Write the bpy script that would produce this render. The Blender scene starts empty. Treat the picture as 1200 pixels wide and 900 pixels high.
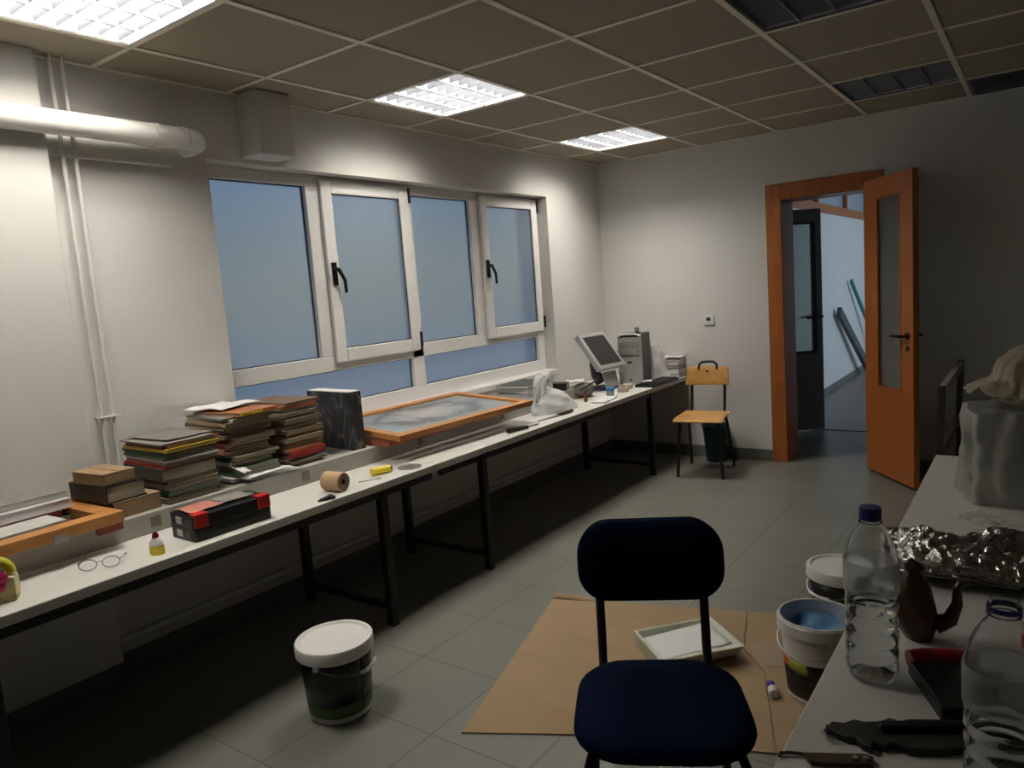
import bpy, bmesh, math, random
from math import sin, cos, pi, radians
from mathutils import Vector, Matrix, Euler, noise
random.seed(7)
S = bpy.context.scene
COL = S.collection
H = 2.486          # ceiling height
D = 4.755          # back wall
TW = 0.28          # its thickness
ZT = 0.672         # table tops
ZL = 0.752         # top of the wall ledge
GX = 0.3176        # first ceiling grid line

# ------------------------------------------------------------------ materials
def mat(name, col, rough=0.6, metal=0.0, var=None, bump=None, trans=0.0, ior=1.45, spec=0.5, emit=None, coat=0.0, stretch=None, dark=0.75):
    m = bpy.data.materials.new(name); m.use_nodes = True
    nt = m.node_tree; N = nt.nodes; L = nt.links
    b = N['Principled BSDF']
    b.inputs['Base Color'].default_value = (*col, 1)
    b.inputs['Roughness'].default_value = rough
    b.inputs['Metallic'].default_value = metal
    b.inputs['IOR'].default_value = ior
    b.inputs['Specular IOR Level'].default_value = spec
    b.inputs['Transmission Weight'].default_value = trans
    b.inputs['Coat Weight'].default_value = coat
    if emit:
        b.inputs['Emission Color'].default_value = (*emit[0], 1)
        b.inputs['Emission Strength'].default_value = emit[1]
    tc = N.new('ShaderNodeTexCoord')
    vec = tc.outputs['Object']
    if stretch:
        mp = N.new('ShaderNodeMapping'); mp.inputs['Scale'].default_value = stretch
        L.new(vec, mp.inputs['Vector']); vec = mp.outputs['Vector']
    sc, amt = var if var else (9.0, 0.06)
    n = N.new('ShaderNodeTexNoise'); n.inputs['Scale'].default_value = sc; n.inputs['Detail'].default_value = 4
    L.new(vec, n.inputs['Vector'])
    mx = N.new('ShaderNodeMix'); mx.data_type = 'RGBA'
    mx.inputs['A'].default_value = (*[min(1, c * (1 + amt)) for c in col], 1)
    mx.inputs['B'].default_value = (*[c * (1 - amt) for c in col], 1)
    L.new(n.outputs['Fac'], mx.inputs['Factor'])
    if trans < 0.5: L.new(mx.outputs['Result'], b.inputs['Base Color'])
    if bump:
        n2 = N.new('ShaderNodeTexNoise'); n2.inputs['Scale'].default_value = bump[0]; n2.inputs['Detail'].default_value = 3
        L.new(vec, n2.inputs['Vector'])
        bp = N.new('ShaderNodeBump'); bp.inputs['Strength'].default_value = bump[1]; bp.inputs['Distance'].default_value = bump[2] if len(bump) > 2 else 0.004
        L.new(n2.outputs['Fac'], bp.inputs['Height']); L.new(bp.outputs['Normal'], b.inputs['Normal'])
    return m

def ramp_mat(name, stops, scale, rough=0.5, kind='noise', stretch=(1, 1, 1), detail=5, distort=0.0, metal=0.0, bump=0.0):
    m = bpy.data.materials.new(name); m.use_nodes = True
    nt = m.node_tree; N = nt.nodes; L = nt.links; b = N['Principled BSDF']
    b.inputs['Roughness'].default_value = rough; b.inputs['Metallic'].default_value = metal
    tc = N.new('ShaderNodeTexCoord'); mp = N.new('ShaderNodeMapping'); mp.inputs['Scale'].default_value = stretch
    L.new(tc.outputs['Object'], mp.inputs['Vector'])
    n = N.new('ShaderNodeTexNoise'); n.inputs['Scale'].default_value = scale; n.inputs['Detail'].default_value = detail
    n.inputs['Distortion'].default_value = distort
    L.new(mp.outputs['Vector'], n.inputs['Vector'])
    r = N.new('ShaderNodeValToRGB'); e = r.color_ramp.elements
    while len(e) < len(stops): e.new(0.5)
    for k, (p, c) in enumerate(stops):
        e[k].position = p; e[k].color = (*c, 1)
    L.new(n.outputs['Fac'], r.inputs['Fac']); L.new(r.outputs['Color'], b.inputs['Base Color'])
    if bump:
        bp = N.new('ShaderNodeBump'); bp.inputs['Strength'].default_value = bump; bp.inputs['Distance'].default_value = 0.003
        L.new(n.outputs['Fac'], bp.inputs['Height']); L.new(bp.outputs['Normal'], b.inputs['Normal'])
    return m

M = {}
M['wall'] = mat('wall_plaster', (0.70, 0.685, 0.655), 0.85, var=(1.3, 0.035), bump=(55, 0.16, 0.004))
M['wall_back'] = mat('wall_back_plaster', (0.70, 0.69, 0.67), 0.85, var=(1.1, 0.03), bump=(70, 0.15, 0.004))
M['wall_dim'] = mat('fill_cut_wall', (0.58, 0.56, 0.53), 0.85)  # unseen walls, greyed to hold down the fill light they bounce
M['louvre_blade'] = mat('louvre_blade_dimmed', (0.11, 0.115, 0.13), 0.5)  # dark colour stands in for the dim room mirrored in the blades
M['white_paint'] = mat('white_paint', (0.74, 0.73, 0.70), 0.5)
M['pipe'] = mat('pipe_paint', (0.78, 0.77, 0.73), 0.35)
M['tile_ceiling'] = mat('ceiling_tile', (0.35, 0.305, 0.235), 0.95, var=(160, 0.10))
M['tbar'] = mat('tbar_enamel', (0.84, 0.79, 0.68), 0.5)
M['baseboard'] = mat('baseboard_tile', (0.16, 0.165, 0.145), 0.45, var=(5, 0.1))
M['table_white'] = mat('table_laminate', (0.66, 0.65, 0.61), 0.42, var=(4, 0.03))
M['table_edge'] = mat('table_edge', (0.50, 0.50, 0.48), 0.5)
M['black_steel'] = mat('black_steel', (0.012, 0.012, 0.014), 0.45)
M['black'] = mat('black_plastic', (0.012, 0.012, 0.013), 0.4)
M['dark_grey'] = mat('dark_grey_plastic', (0.05, 0.05, 0.055), 0.5)
M['ledge'] = mat('ledge_board', (0.37, 0.355, 0.315), 0.7, var=(6, 0.08))
M['knot'] = mat('ledge_patch', (0.20, 0.17, 0.12), 0.8)
M['pvc'] = mat('window_pvc', (0.80, 0.79, 0.77), 0.3, var=(2, 0.02))
M['gasket'] = mat('rubber_gasket', (0.02, 0.02, 0.025), 0.6)
M['orange_wood'] = ramp_mat('orange_wood', [(0.3, (0.33, 0.095, 0.018)), (0.7, (0.46, 0.15, 0.032))], 6, 0.4, stretch=(9, 9, 0.9))
M['frame_wood'] = ramp_mat('frame_wood', [(0.3, (0.42, 0.17, 0.045)), (0.7, (0.58, 0.27, 0.085))], 5, 0.42, stretch=(8, 1, 8))
M['red_wood'] = ramp_mat('red_wood', [(0.3, (0.26, 0.06, 0.03)), (0.7, (0.38, 0.11, 0.05))], 5, 0.45, stretch=(8, 1, 8))
M['chair_wood'] = ramp_mat('chair_plywood', [(0.3, (0.52, 0.26, 0.07)), (0.7, (0.64, 0.34, 0.10))], 5, 0.35, stretch=(2, 9, 9))
M['dark_wood'] = mat('dark_door_wood', (0.17, 0.135, 0.12), 0.5)
M['navy'] = mat('navy_fabric', (0.0030, 0.0085, 0.030), 0.95, spec=0.08, var=(300, 0.25), bump=(500, 0.3, 0.002))
M['cardboard'] = ramp_mat('cardboard', [(0.35, (0.335, 0.23, 0.13)), (0.65, (0.365, 0.252, 0.145))], 3, 0.9, stretch=(1, 3, 1))
M['cardboard_brown'] = mat('carton_brown', (0.30, 0.20, 0.11), 0.8, var=(8, 0.15))
M['marble_paper'] = ramp_mat('marbled_paper', [(0.40, (0.016, 0.016, 0.018)), (0.56, (0.045, 0.045, 0.047)), (0.72, (0.22, 0.21, 0.20))], 16, 0.6, detail=8, distort=1.5, stretch=(1, 1, 0.6))
M['paper'] = mat('paper_pages', (0.35, 0.30, 0.23), 0.9, var=(40, 0.12), stretch=(1, 1, 30))
M['paper_white'] = mat('white_paper', (0.74, 0.73, 0.73), 0.8)
M['cream'] = mat('cream_paper', (0.62, 0.56, 0.45), 0.85)
M['silver'] = mat('silver_plastic', (0.46, 0.46, 0.45), 0.35, metal=0.35)
M['steel'] = mat('brushed_steel', (0.55, 0.55, 0.54), 0.3, metal=1.0)
M['screen'] = mat('screen_glass', (0.03, 0.028, 0.029), 0.5)
M['bucket_white'] = mat('bucket_white', (0.70, 0.69, 0.67), 0.4)
M['bucket_lid'] = mat('bucket_lid', (0.78, 0.77, 0.75), 0.4)
M['bucket_black'] = ramp_mat('bucket_dark_label', [(0.5, (0.006, 0.007, 0.006)), (0.8, (0.02, 0.03, 0.025))], 14, 0.35)
M['bucket_green'] = ramp_mat('bucket_green_band', [(0.4, (0.02, 0.07, 0.012)), (0.7, (0.05, 0.13, 0.02))], 10, 0.35)
M['paint_blue'] = ramp_mat('blue_paint', [(0.35, (0.10, 0.24, 0.42)), (0.7, (0.16, 0.33, 0.52))], 18, 0.35, bump=0.6)
M['bucket_inner'] = ramp_mat('paint_stained_wall', [(0.4, (0.42, 0.46, 0.50)), (0.7, (0.24, 0.36, 0.50))], 9, 0.5)
M['red'] = mat('red_plastic', (0.55, 0.02, 0.02), 0.35)
M['red_dark'] = mat('dark_red_plastic', (0.22, 0.008, 0.010), 0.3)
M['orange'] = mat('orange_print', (0.75, 0.13, 0.02), 0.5)
M['lime'] = mat('lime_print', (0.42, 0.45, 0.06), 0.5)
M['yellow'] = mat('yellow_plastic', (0.80, 0.62, 0.03), 0.4)
M['blue_cap'] = mat('blue_plastic', (0.012, 0.02, 0.16), 0.35)
M['cap_dark_blue'] = mat('violet_blue_cap', (0.03, 0.015, 0.25), 0.4)
M['sky_blue'] = mat('sky_blue_plastic', (0.02, 0.22, 0.55), 0.4)
M['teal'] = mat('teal_plastic', (0.010, 0.035, 0.050), 0.5)
M['tray_white'] = mat('tray_white', (0.72, 0.72, 0.69), 0.5)
M['tray_green'] = ramp_mat('tray_green', [(0.35, (0.55, 0.58, 0.44)), (0.7, (0.70, 0.71, 0.62))], 9, 0.5)
M['paint_white'] = mat('white_paint_film', (0.80, 0.80, 0.78), 0.3, var=(14, 0.05))
M['kraft'] = mat('kraft_roll', (0.46, 0.32, 0.19), 0.8, var=(30, 0.1))
M['brown_dark'] = mat('dark_brown', (0.06, 0.04, 0.025), 0.5)
M['brown_glaze'] = mat('brown_glaze', (0.055, 0.028, 0.014), 0.18, var=(12, 0.4), bump=(18, 0.6, 0.01))
M['tool_dark'] = ramp_mat('tool_dark_crust', [(0.4, (0.010, 0.010, 0.009)), (0.7, (0.035, 0.032, 0.026))], 30, 0.55, bump=0.8)
M['kraft_dark'] = mat('kraft_roll_end', (0.23, 0.155, 0.085), 0.85, var=(60, 0.15))
M['rust'] = mat('rusty_metal', (0.09, 0.06, 0.035), 0.5, metal=0.4, var=(40, 0.5))
M['foil'] = mat('aluminium_foil', (0.42, 0.41, 0.38), 0.16, metal=1.0, bump=(45, 0.9, 0.012))
M['pink'] = mat('pink_flower', (0.55, 0.02, 0.11), 0.5)
M['olive_yellow'] = mat('olive_yellow', (0.50, 0.48, 0.03), 0.5)
M['flower_box'] = ramp_mat('flower_box_print', [(0.45, (0.55, 0.50, 0.30)), (0.6, (0.60, 0.52, 0.20)), (0.7, (0.30, 0.22, 0.10))], 30, 0.6)
M['cloth_beige'] = mat('beige_cloth', (0.42, 0.36, 0.26), 0.85, bump=(14, 0.7, 0.02))
M['fabric_grey'] = mat('grey_fabric', (0.17, 0.16, 0.14), 0.85, bump=(20, 0.6, 0.01))
M['plank'] = mat('plank_wood', (0.10, 0.11, 0.11), 0.7)
M['plank_green'] = mat('green_strip', (0.06, 0.20, 0.20), 0.6)
M['corr_floor'] = mat('corridor_floor', (0.22, 0.195, 0.17), 0.4)
M['panel_rose'] = mat('rose_board', (0.36, 0.29, 0.25), 0.7)
M['lens'] = mat('clear_lens', (0.95, 0.95, 0.95), 0.02, trans=1.0, ior=1.2)
M['pet'] = mat('clear_pet', (0.95, 0.97, 0.97), 0.04, trans=1.0, ior=1.30)
M['water'] = mat('water', (0.97, 0.99, 1.0), 0.0, trans=1.0, ior=1.33)
M['louvre'] = mat('louvre_aluminium', (0.80, 0.81, 0.84), 0.35, metal=0.3)
M['louvre_dark'] = mat('louvre_unlit_aluminium', (0.20, 0.22, 0.25), 0.4, metal=0.5)  # darker copy of the louvre aluminium, unlit look put into the colour
M['housing'] = mat('fixture_housing', (0.75, 0.75, 0.75), 0.5)
M['tube'] = mat('lamp_tube', (0.9, 0.9, 0.9), 0.4, emit=((1.0, 0.96, 0.88), 9.0))
M['tube_off'] = mat('lamp_tube_off', (0.55, 0.56, 0.57), 0.3)

def plastic_film(name, col, t=0.45, rough=0.35, alpha=1.0, bump=None):
    m = bpy.data.materials.new(name); m.use_nodes = True
    nt = m.node_tree; N = nt.nodes; L = nt.links
    b = N['Principled BSDF']; out = N['Material Output']
    b.inputs['Base Color'].default_value = (*col, 1); b.inputs['Roughness'].default_value = rough
    tr = N.new('ShaderNodeBsdfTranslucent'); tr.inputs['Color'].default_value = (*col, 1)
    mx = N.new('ShaderNodeMixShader'); mx.inputs['Fac'].default_value = t
    L.new(b.outputs['BSDF'], mx.inputs[1]); L.new(tr.outputs['BSDF'], mx.inputs[2])
    last = mx.outputs['Shader']
    if alpha < 1:
        tp = N.new('ShaderNodeBsdfTransparent'); m2 = N.new('ShaderNodeMixShader'); m2.inputs['Fac'].default_value = alpha
        L.new(tp.outputs['BSDF'], m2.inputs[1]); L.new(last, m2.inputs[2]); last = m2.outputs['Shader']
    L.new(last, out.inputs['Surface'])
    if bump:
        tc = N.new('ShaderNodeTexCoord'); n2 = N.new('ShaderNodeTexNoise'); n2.inputs['Scale'].default_value = bump[0]
        L.new(tc.outputs['Object'], n2.inputs['Vector'])
        bp = N.new('ShaderNodeBump'); bp.inputs['Strength'].default_value = bump[1]; bp.inputs['Distance'].default_value = 0.01
        L.new(n2.outputs['Fac'], bp.inputs['Height']); L.new(bp.outputs['Normal'], b.inputs['Normal'])
    return m
M['bag_white'] = plastic_film('white_bag_film', (0.90, 0.90, 0.90), 0.42, 0.4, 0.92, (18, 0.7))
M['bag_grey'] = plastic_film('milky_bag_film', (0.52, 0.53, 0.49), 0.25, 0.22, 0.93, (11, 1.0))
M['film_clear'] = plastic_film('clear_film', (0.8, 0.78, 0.75), 0.3, 0.1, 0.22, (30, 0.8))
def printed_gauze():
    m = ramp_mat('silkscreen_print', [(0.0, (0.66, 0.61, 0.57)), (0.26, (0.46, 0.45, 0.43)), (0.40, (0.13, 0.15, 0.16)), (0.55, (0.34, 0.38, 0.38)), (0.9, (0.42, 0.47, 0.47))], 7, 0.3, detail=7, distort=1.0)
    nt = m.node_tree; N = nt.nodes; L = nt.links
    n = [x for x in N if x.type == 'TEX_NOISE'][0]; r = [x for x in N if x.type == 'VALTORGB'][0]
    tc = [x for x in N if x.type == 'TEX_COORD'][0]
    mp = N.new('ShaderNodeMapping'); mp.inputs['Scale'].default_value = (4.2, 2.3, 0); mp.inputs['Location'].default_value = (.15, 0.0, 0); L.new(tc.outputs['Object'], mp.inputs['Vector'])
    ln = N.new('ShaderNodeVectorMath'); ln.operation = 'LENGTH'; L.new(mp.outputs['Vector'], ln.inputs[0])
    ad = N.new('ShaderNodeMath'); ad.operation = 'MULTIPLY_ADD'; ad.inputs[1].default_value = 0.75; ad.inputs[2].default_value = -0.42; L.new(n.outputs['Fac'], ad.inputs[0])
    a2 = N.new('ShaderNodeMath'); a2.operation = 'MULTIPLY_ADD'; a2.inputs[1].default_value = 0.62; L.new(ln.outputs['Value'], a2.inputs[0]); L.new(ad.outputs[0], a2.inputs[2])
    L.new(a2.outputs[0], r.inputs['Fac'])
    return m
M['mesh_screen'] = printed_gauze()
# a stretched gauze lets part of the light through
def gauze():
    m = M['mesh_screen']; nt = m.node_tree; N = nt.nodes; L = nt.links
    tp = N.new('ShaderNodeBsdfTransparent'); mx = N.new('ShaderNodeMixShader'); mx.inputs['Fac'].default_value = 0.78
    L.new(tp.outputs['BSDF'], mx.inputs[1]); L.new(N['Principled BSDF'].outputs['BSDF'], mx.inputs[2])
    L.new(mx.outputs['Shader'], N['Material Output'].inputs['Surface'])
gauze()

M['label_film'] = plastic_film('label_film', (0.50, 0.53, 0.54), 0.4, 0.3, 0.42)

def frosted(name, col, t=0.7, rough=0.55):
    m = bpy.data.materials.new(name); m.use_nodes = True
    nt = m.node_tree; N = nt.nodes; L = nt.links
    b = N['Principled BSDF']; out = N['Material Output']
    b.inputs['Base Color'].default_value = (*col, 1); b.inputs['Transmission Weight'].default_value = 1.0
    b.inputs['Roughness'].default_value = rough; b.inputs['IOR'].default_value = 1.2
    d = N.new('ShaderNodeBsdfPrincipled'); d.inputs['Base Color'].default_value = (0.36, 0.38, 0.36, 1); d.inputs['Roughness'].default_value = 0.55
    mx = N.new('ShaderNodeMixShader'); mx.inputs['Fac'].default_value = t
    L.new(d.outputs['BSDF'], mx.inputs[1]); L.new(b.outputs['BSDF'], mx.inputs[2]); L.new(mx.outputs['Shader'], out.inputs['Surface'])
    return m
M['frosted'] = frosted('frosted_glass', (0.9, 0.95, 1.0), 0.78, 0.30)
M['door_glass'] = frosted('door_obscure_glass', (0.75, 0.82, 0.80), 0.7, 0.35)

def floor_mat():
    m = bpy.data.materials.new('floor_tiles'); m.use_nodes = True
    nt = m.node_tree; N = nt.nodes; L = nt.links; b = N['Principled BSDF']
    tc = N.new('ShaderNodeTexCoord'); mp = N.new('ShaderNodeMapping')
    s = 0.3931
    mp.inputs['Location'].default_value = (-(1.4388 % s) / s, -(0.7057 % s) / s, 0); mp.inputs['Scale'].default_value = (1 / s, 1 / s, 1)
    L.new(tc.outputs['Object'], mp.inputs['Vector'])
    br = N.new('ShaderNodeTexBrick'); br.offset = 0.0; br.squash = 1.0
    br.inputs['Scale'].default_value = 1.0; br.inputs['Brick Width'].default_value = 1.0; br.inputs['Row Height'].default_value = 1.0
    br.inputs['Mortar Size'].default_value = 0.0065; br.inputs['Mortar Smooth'].default_value = 0.2; br.inputs['Bias'].default_value = 0
    br.inputs['Color1'].default_value = (0.192, 0.195, 0.170, 1); br.inputs['Color2'].default_value = (0.210, 0.212, 0.186, 1); br.inputs['Mortar'].default_value = (0.095, 0.094, 0.08, 1)
    L.new(mp.outputs['Vector'], br.inputs['Vector'])
    n = N.new('ShaderNodeTexNoise'); n.inputs['Scale'].default_value = 3.0; n.inputs['Detail'].default_value = 6
    L.new(tc.outputs['Object'], n.inputs['Vector'])
    mx = N.new('ShaderNodeMix'); mx.data_type = 'RGBA'; mx.blend_type = 'MULTIPLY'; mx.inputs['Factor'].default_value = 1.0
    r = N.new('ShaderNodeValToRGB'); r.color_ramp.elements[0].color = (0.82, 0.82, 0.82, 1); r.color_ramp.elements[1].color = (1.08, 1.07, 1.05, 1)
    L.new(n.outputs['Fac'], r.inputs['Fac']); L.new(br.outputs['Color'], mx.inputs['A']); L.new(r.outputs['Color'], mx.inputs['B'])
    L.new(mx.outputs['Result'], b.inputs['Base Color']); b.inputs['Roughness'].default_value = 0.38
    return m
M['floor'] = floor_mat()
_cm = {}
def colmat(rgb, rough=0.5):
    k = tuple(round(c, 3) for c in rgb)
    if k not in _cm: _cm[k] = mat('print_%d' % len(_cm), rgb, rough, var=(25, 0.18))
    return _cm[k]

# ------------------------------------------------------------------ mesh helper
class G:
    def __init__(s): s.v = []; s.f = []; s.m = []; s.mi = 0
    def add(s, vs, fs, X=None):
        o = len(s.v)
        s.v += [tuple(X @ Vector(p)) if X else tuple(p) for p in vs]
        s.f += [tuple(i + o for i in f) for f in fs]; s.m += [s.mi] * len(fs)
        return s
    def box(s, c, d, rot=(0, 0, 0)):
        X = Matrix.Translation(c) @ Euler(rot).to_matrix().to_4x4()
        a, b, e = d[0] / 2, d[1] / 2, d[2] / 2
        vs = [(x, y, z) for x in (-a, a) for y in (-b, b) for z in (-e, e)]
        return s.add(vs, [(0, 1, 3, 2), (4, 6, 7, 5), (0, 4, 5, 1), (2, 3, 7, 6), (0, 2, 6, 4), (1, 5, 7, 3)], X)
    def bb(s, x0, x1, y0, y1, z0, z1):
        return s.box(((x0 + x1) / 2, (y0 + y1) / 2, (z0 + z1) / 2), (abs(x1 - x0), abs(y1 - y0), abs(z1 - z0)))
    def lathe(s, prof, n=32, X=None, cap0=True, cap1=True):
        vs = []; fs = []
        for r, z in prof:
            for k in range(n): vs.append((r * cos(2 * pi * k / n), r * sin(2 * pi * k / n), z))
        for i in range(len(prof) - 1):
            for k in range(n):
                k2 = (k + 1) % n
                fs.append((i * n + k, i * n + k2, (i + 1) * n + k2, (i + 1) * n + k))
        if cap0: fs.append(tuple(range(n - 1, -1, -1)))
        if cap1: fs.append(tuple((len(prof) - 1) * n + k for k in range(n)))
        return s.add(vs, fs, X)
    def cyl(s, p0, p1, r0, r1=None, n=16):
        p0 = Vector(p0); p1 = Vector(p1); d = p1 - p0
        X = Matrix.Translation(p0) @ d.to_track_quat('Z', 'Y').to_matrix().to_4x4()
        return s.lathe([(r0, 0), (r0 if r1 is None else r1, d.length)], n, X)
    def tube(s, pts, r, n=10, closed=False):
        P = [Vector(p) for p in pts]; c = len(P); vs = []; fs = []
        up = None
        for i in range(c):
            a = P[(i - 1) % c] if (i > 0 or closed) else P[i]; b = P[(i + 1) % c] if (i < c - 1 or closed) else P[i]
            t = (b - a).normalized()
            if up is None: up = Vector((0, 0, 1)) if abs(t.z) < 0.9 else Vector((1, 0, 0))
            x = up.cross(t)
            if x.length < 1e-4: x = Vector((1, 0, 0)).cross(t)
            x.normalize(); y = t.cross(x); up = y
            rr = r[i] if isinstance(r, (list, tuple)) else r
            for k in range(n):
                w = 2 * pi * k / n; vs.append(tuple(P[i] + x * (rr * cos(w)) + y * (rr * sin(w))))
        for i in range(c if closed else c - 1):
            j = (i + 1) % c
            for k in range(n):
                k2 = (k + 1) % n; fs.append((i * n + k, i * n + k2, j * n + k2, j * n + k))
        if not closed: fs += [tuple(range(n - 1, -1, -1)), tuple((c - 1) * n + k for k in range(n))]
        return s.add(vs, fs)
    def prism(s, poly, z0, z1, X=None):
        n = len(poly); vs = [(x, y, z0) for x, y in poly] + [(x, y, z1) for x, y in poly]
        fs = [tuple(range(n - 1, -1, -1)), tuple(range(n, 2 * n))] + [(i, (i + 1) % n, n + (i + 1) % n, n + i) for i in range(n)]
        return s.add(vs, fs, X)
    def grid(s, fn, nu, nv, closed_u=False):
        vs = [tuple(fn(i / (nu if closed_u else nu - 1), j / (nv - 1))) for j in range(nv) for i in range(nu)]; fs = []
        for j in range(nv - 1):
            for i in range(nu if closed_u else nu - 1):
                i2 = (i + 1) % nu; fs.append((j * nu + i, j * nu + i2, (j + 1) * nu + i2, (j + 1) * nu + i))
        return s.add(vs, fs)
    def obj(s, name, material, parent=None, bevel=0, smooth=None, label=None, loc=None, rot=None, seg=2, solid=0, sub=0):
        me = bpy.data.meshes.new(name); me.from_pydata(s.v, [], s.f)
        mats = material if isinstance(material, (list, tuple)) else [material]
        for m in mats: me.materials.append(M[m] if isinstance(m, str) else m)
        if len(mats) > 1:
            for p, k in zip(me.polygons, s.m): p.material_index = k
        bm = bmesh.new(); bm.from_mesh(me); bmesh.ops.recalc_face_normals(bm, faces=bm.faces); bm.to_mesh(me); bm.free()
        if smooth:
            me.polygons.foreach_set('use_smooth', [True] * len(me.polygons)); me.set_sharp_from_angle(angle=radians(smooth))
        o = bpy.data.objects.new(name, me); COL.objects.link(o)
        if parent: o.parent = parent
        if loc: o.location = loc
        if rot: o.rotation_euler = rot
        if solid:
            md = o.modifiers.new('Solid', 'SOLIDIFY'); md.thickness = solid; md.offset = 0
        if bevel:
            md = o.modifiers.new('Bevel', 'BEVEL'); md.width = bevel; md.segments = seg; md.limit_method = 'ANGLE'; md.angle_limit = radians(40)
        if sub:
            md = o.modifiers.new('Sub', 'SUBSURF'); md.levels = sub; md.render_levels = sub
        if label: o['label'] = label
        return o

def thing(name, label, cat, loc=(0, 0, 0), rotz=0.0, group=None):
    o = bpy.data.objects.new(name, None); COL.objects.link(o); o.empty_display_size = 0.05
    o.location = loc; o.rotation_euler = (0, 0, rotz); o['label'] = label; o['category'] = cat
    if group: o['group'] = group
    return o
def tag(o, label, cat, group=None):
    o['label'] = label; o['category'] = cat
    if group: o['group'] = group
    return o
def struct(o, label=None):
    o['kind'] = 'structure'
    if label: o['label'] = label
    return o
def nz(x, y, z, s=1.0): return noise.noise(Vector((x * s, y * s, z * s)))
def rrect(w, h, r, n=6):
    p = []
    for cx, cy, a0 in ((w / 2 - r, h / 2 - r, 0), (-w / 2 + r, h / 2 - r, 90), (-w / 2 + r, -h / 2 + r, 180), (w / 2 - r, -h / 2 + r, 270)):
        for k in range(n + 1):
            a = radians(a0 + 90 * k / n); p.append((cx + r * cos(a), cy + r * sin(a)))
    return p

# ------------------------------------------------------------------ room shell
XR, YF = 4.7, -3.0
g = G(); g.bb(-0.3, XR + .3, YF - .2, 12.2, -0.1, 0.0)
struct(g.obj('floor', 'floor'), 'grey green square floor tiles with dark joints')

WY0, WY1, WZ0, WZ1 = 1.063, 3.92, 0.815, 2.17
g = G()
g.bb(-0.3, 0, YF - .2, WY0, 0, 2.75); g.bb(-0.3, 0, WY1, D + TW, 0, 2.75)
g.bb(-0.3, 0, WY0, WY1, 0, WZ0); g.bb(-0.3, 0, WY0, WY1, WZ1, 2.75)
struct(g.obj('wall_left', 'wall'), 'white rough plastered wall with the long window')
g = G(); g.bb(0, 0.08, -1.1, 0.36, 0, H)
struct(g.obj('trim_1', 'wall', bevel=.006), 'shallow plastered pillar on the window wall')
DX0, DX1, DZ = 1.50, 2.13, 2.02
g = G()
g.bb(0, DX0, D, D + TW, 0, 2.75); g.bb(DX1, XR + .2, D, D + TW, 0, 2.75); g.bb(DX0, DX1, D, D + TW, DZ, 2.75)
struct(g.obj('wall_back', 'wall_back'), 'pale end wall with the doorway')
g = G(); g.bb(XR, XR + .2, YF - .2, D, 0, 2.75); struct(g.obj('wall_right', 'wall_dim'))
g = G(); g.bb(0, XR, YF - .2, YF, 0, 2.75); struct(g.obj('wall_front', 'wall_dim'))
g = G(); g.bb(0, DX0 - .085, D - .012, D, 0, .09); g.bb(DX1 + .085, XR, D - .012, D, 0, .09)
struct(g.obj('baseboard_back', 'baseboard', bevel=.002))
g = G(); g.bb(0, .012, .36, D - .012, 0, .09); g.bb(.08, .092, YF, .372, 0, .09)
struct(g.obj('baseboard_left', 'baseboard', bevel=.002))
g = G(); g.cyl((.018, .38, .15), (.018, D, .15), .014); struct(g.obj('trim_2', 'pipe', smooth=40), 'thin pipe along the wall under the tables')
# boxed downstand in front of the lintel
g = G(); g.bb(0, .15, 1.25, 1.455, 2.19, H); struct(g.obj('trim_3', 'wall', bevel=.01), 'boxed white downstand above the window')
# shallow boxed strip behind the white pipe
g = G(); g.bb(0, .033, .36, .87, 2.115, 2.19); struct(g.obj('trim_4', 'white_paint', bevel=.004), 'white boxed strip behind the pipe')
# ledge that carries the books
g = G(); g.bb(0, .41, -1.6, 3.62, ZT, ZL)
led = struct(g.obj('trim_5', 'ledge', bevel=.004), 'raised grey board ledge along the window wall')
for y in (.40, 1.10, 1.86, 2.60):
    g = G(); g.bb(.408, .4125, y - .02, y + .02, ZT + .022, ZT + .062)
    g.obj('patch', 'knot', led, label='small brown square patch on the ledge face')

# ceiling ---------------------------------------------------------------
fix = {(0, 0), (0, 3), (0, 6), (3, 3), (3, 6)}
vent = (4, 7)
xs = [0.0] + [GX + .6 * i for i in range(0, 8)] ; xs = [x for x in xs if x < XR] + [XR]
ys = [YF] + [.6 * j for j in range(-4, 8)] + [D]
g = G()
for i in range(len(xs) - 1):
    for j in range(len(ys) - 1):
        if (i - 1, j - 5) in fix: continue
        x0, x1, y0, y1 = xs[i], xs[i + 1], ys[j], ys[j + 1]
        g.bb(x0, x1, y0, y1, H, H + .018)
struct(g.obj('ceiling', 'tile_ceiling'), 'brownish square ceiling tiles')
g = G(); g.bb(-.3, XR + .2, YF - .2, D + TW, 2.70, 2.80); struct(g.obj('ceiling_slab', 'wall'))
g = G()
for x in xs[1:-1]: g.bb(x - .013, x + .013, YF, D, H - .006, H + .002)
for y in ys[1:-1]: g.bb(0, XR, y - .011, y + .011, H - .005, H + .002)
for (x0, x1, y0, y1) in ((0, .018, YF, D), (0, XR, D - .018, D)): g.bb(x0, x1, y0, y1, H - .006, H + .002)
struct(g.obj('trim_6', 'tbar'), 'pale metal grid between the ceiling tiles')

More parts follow.
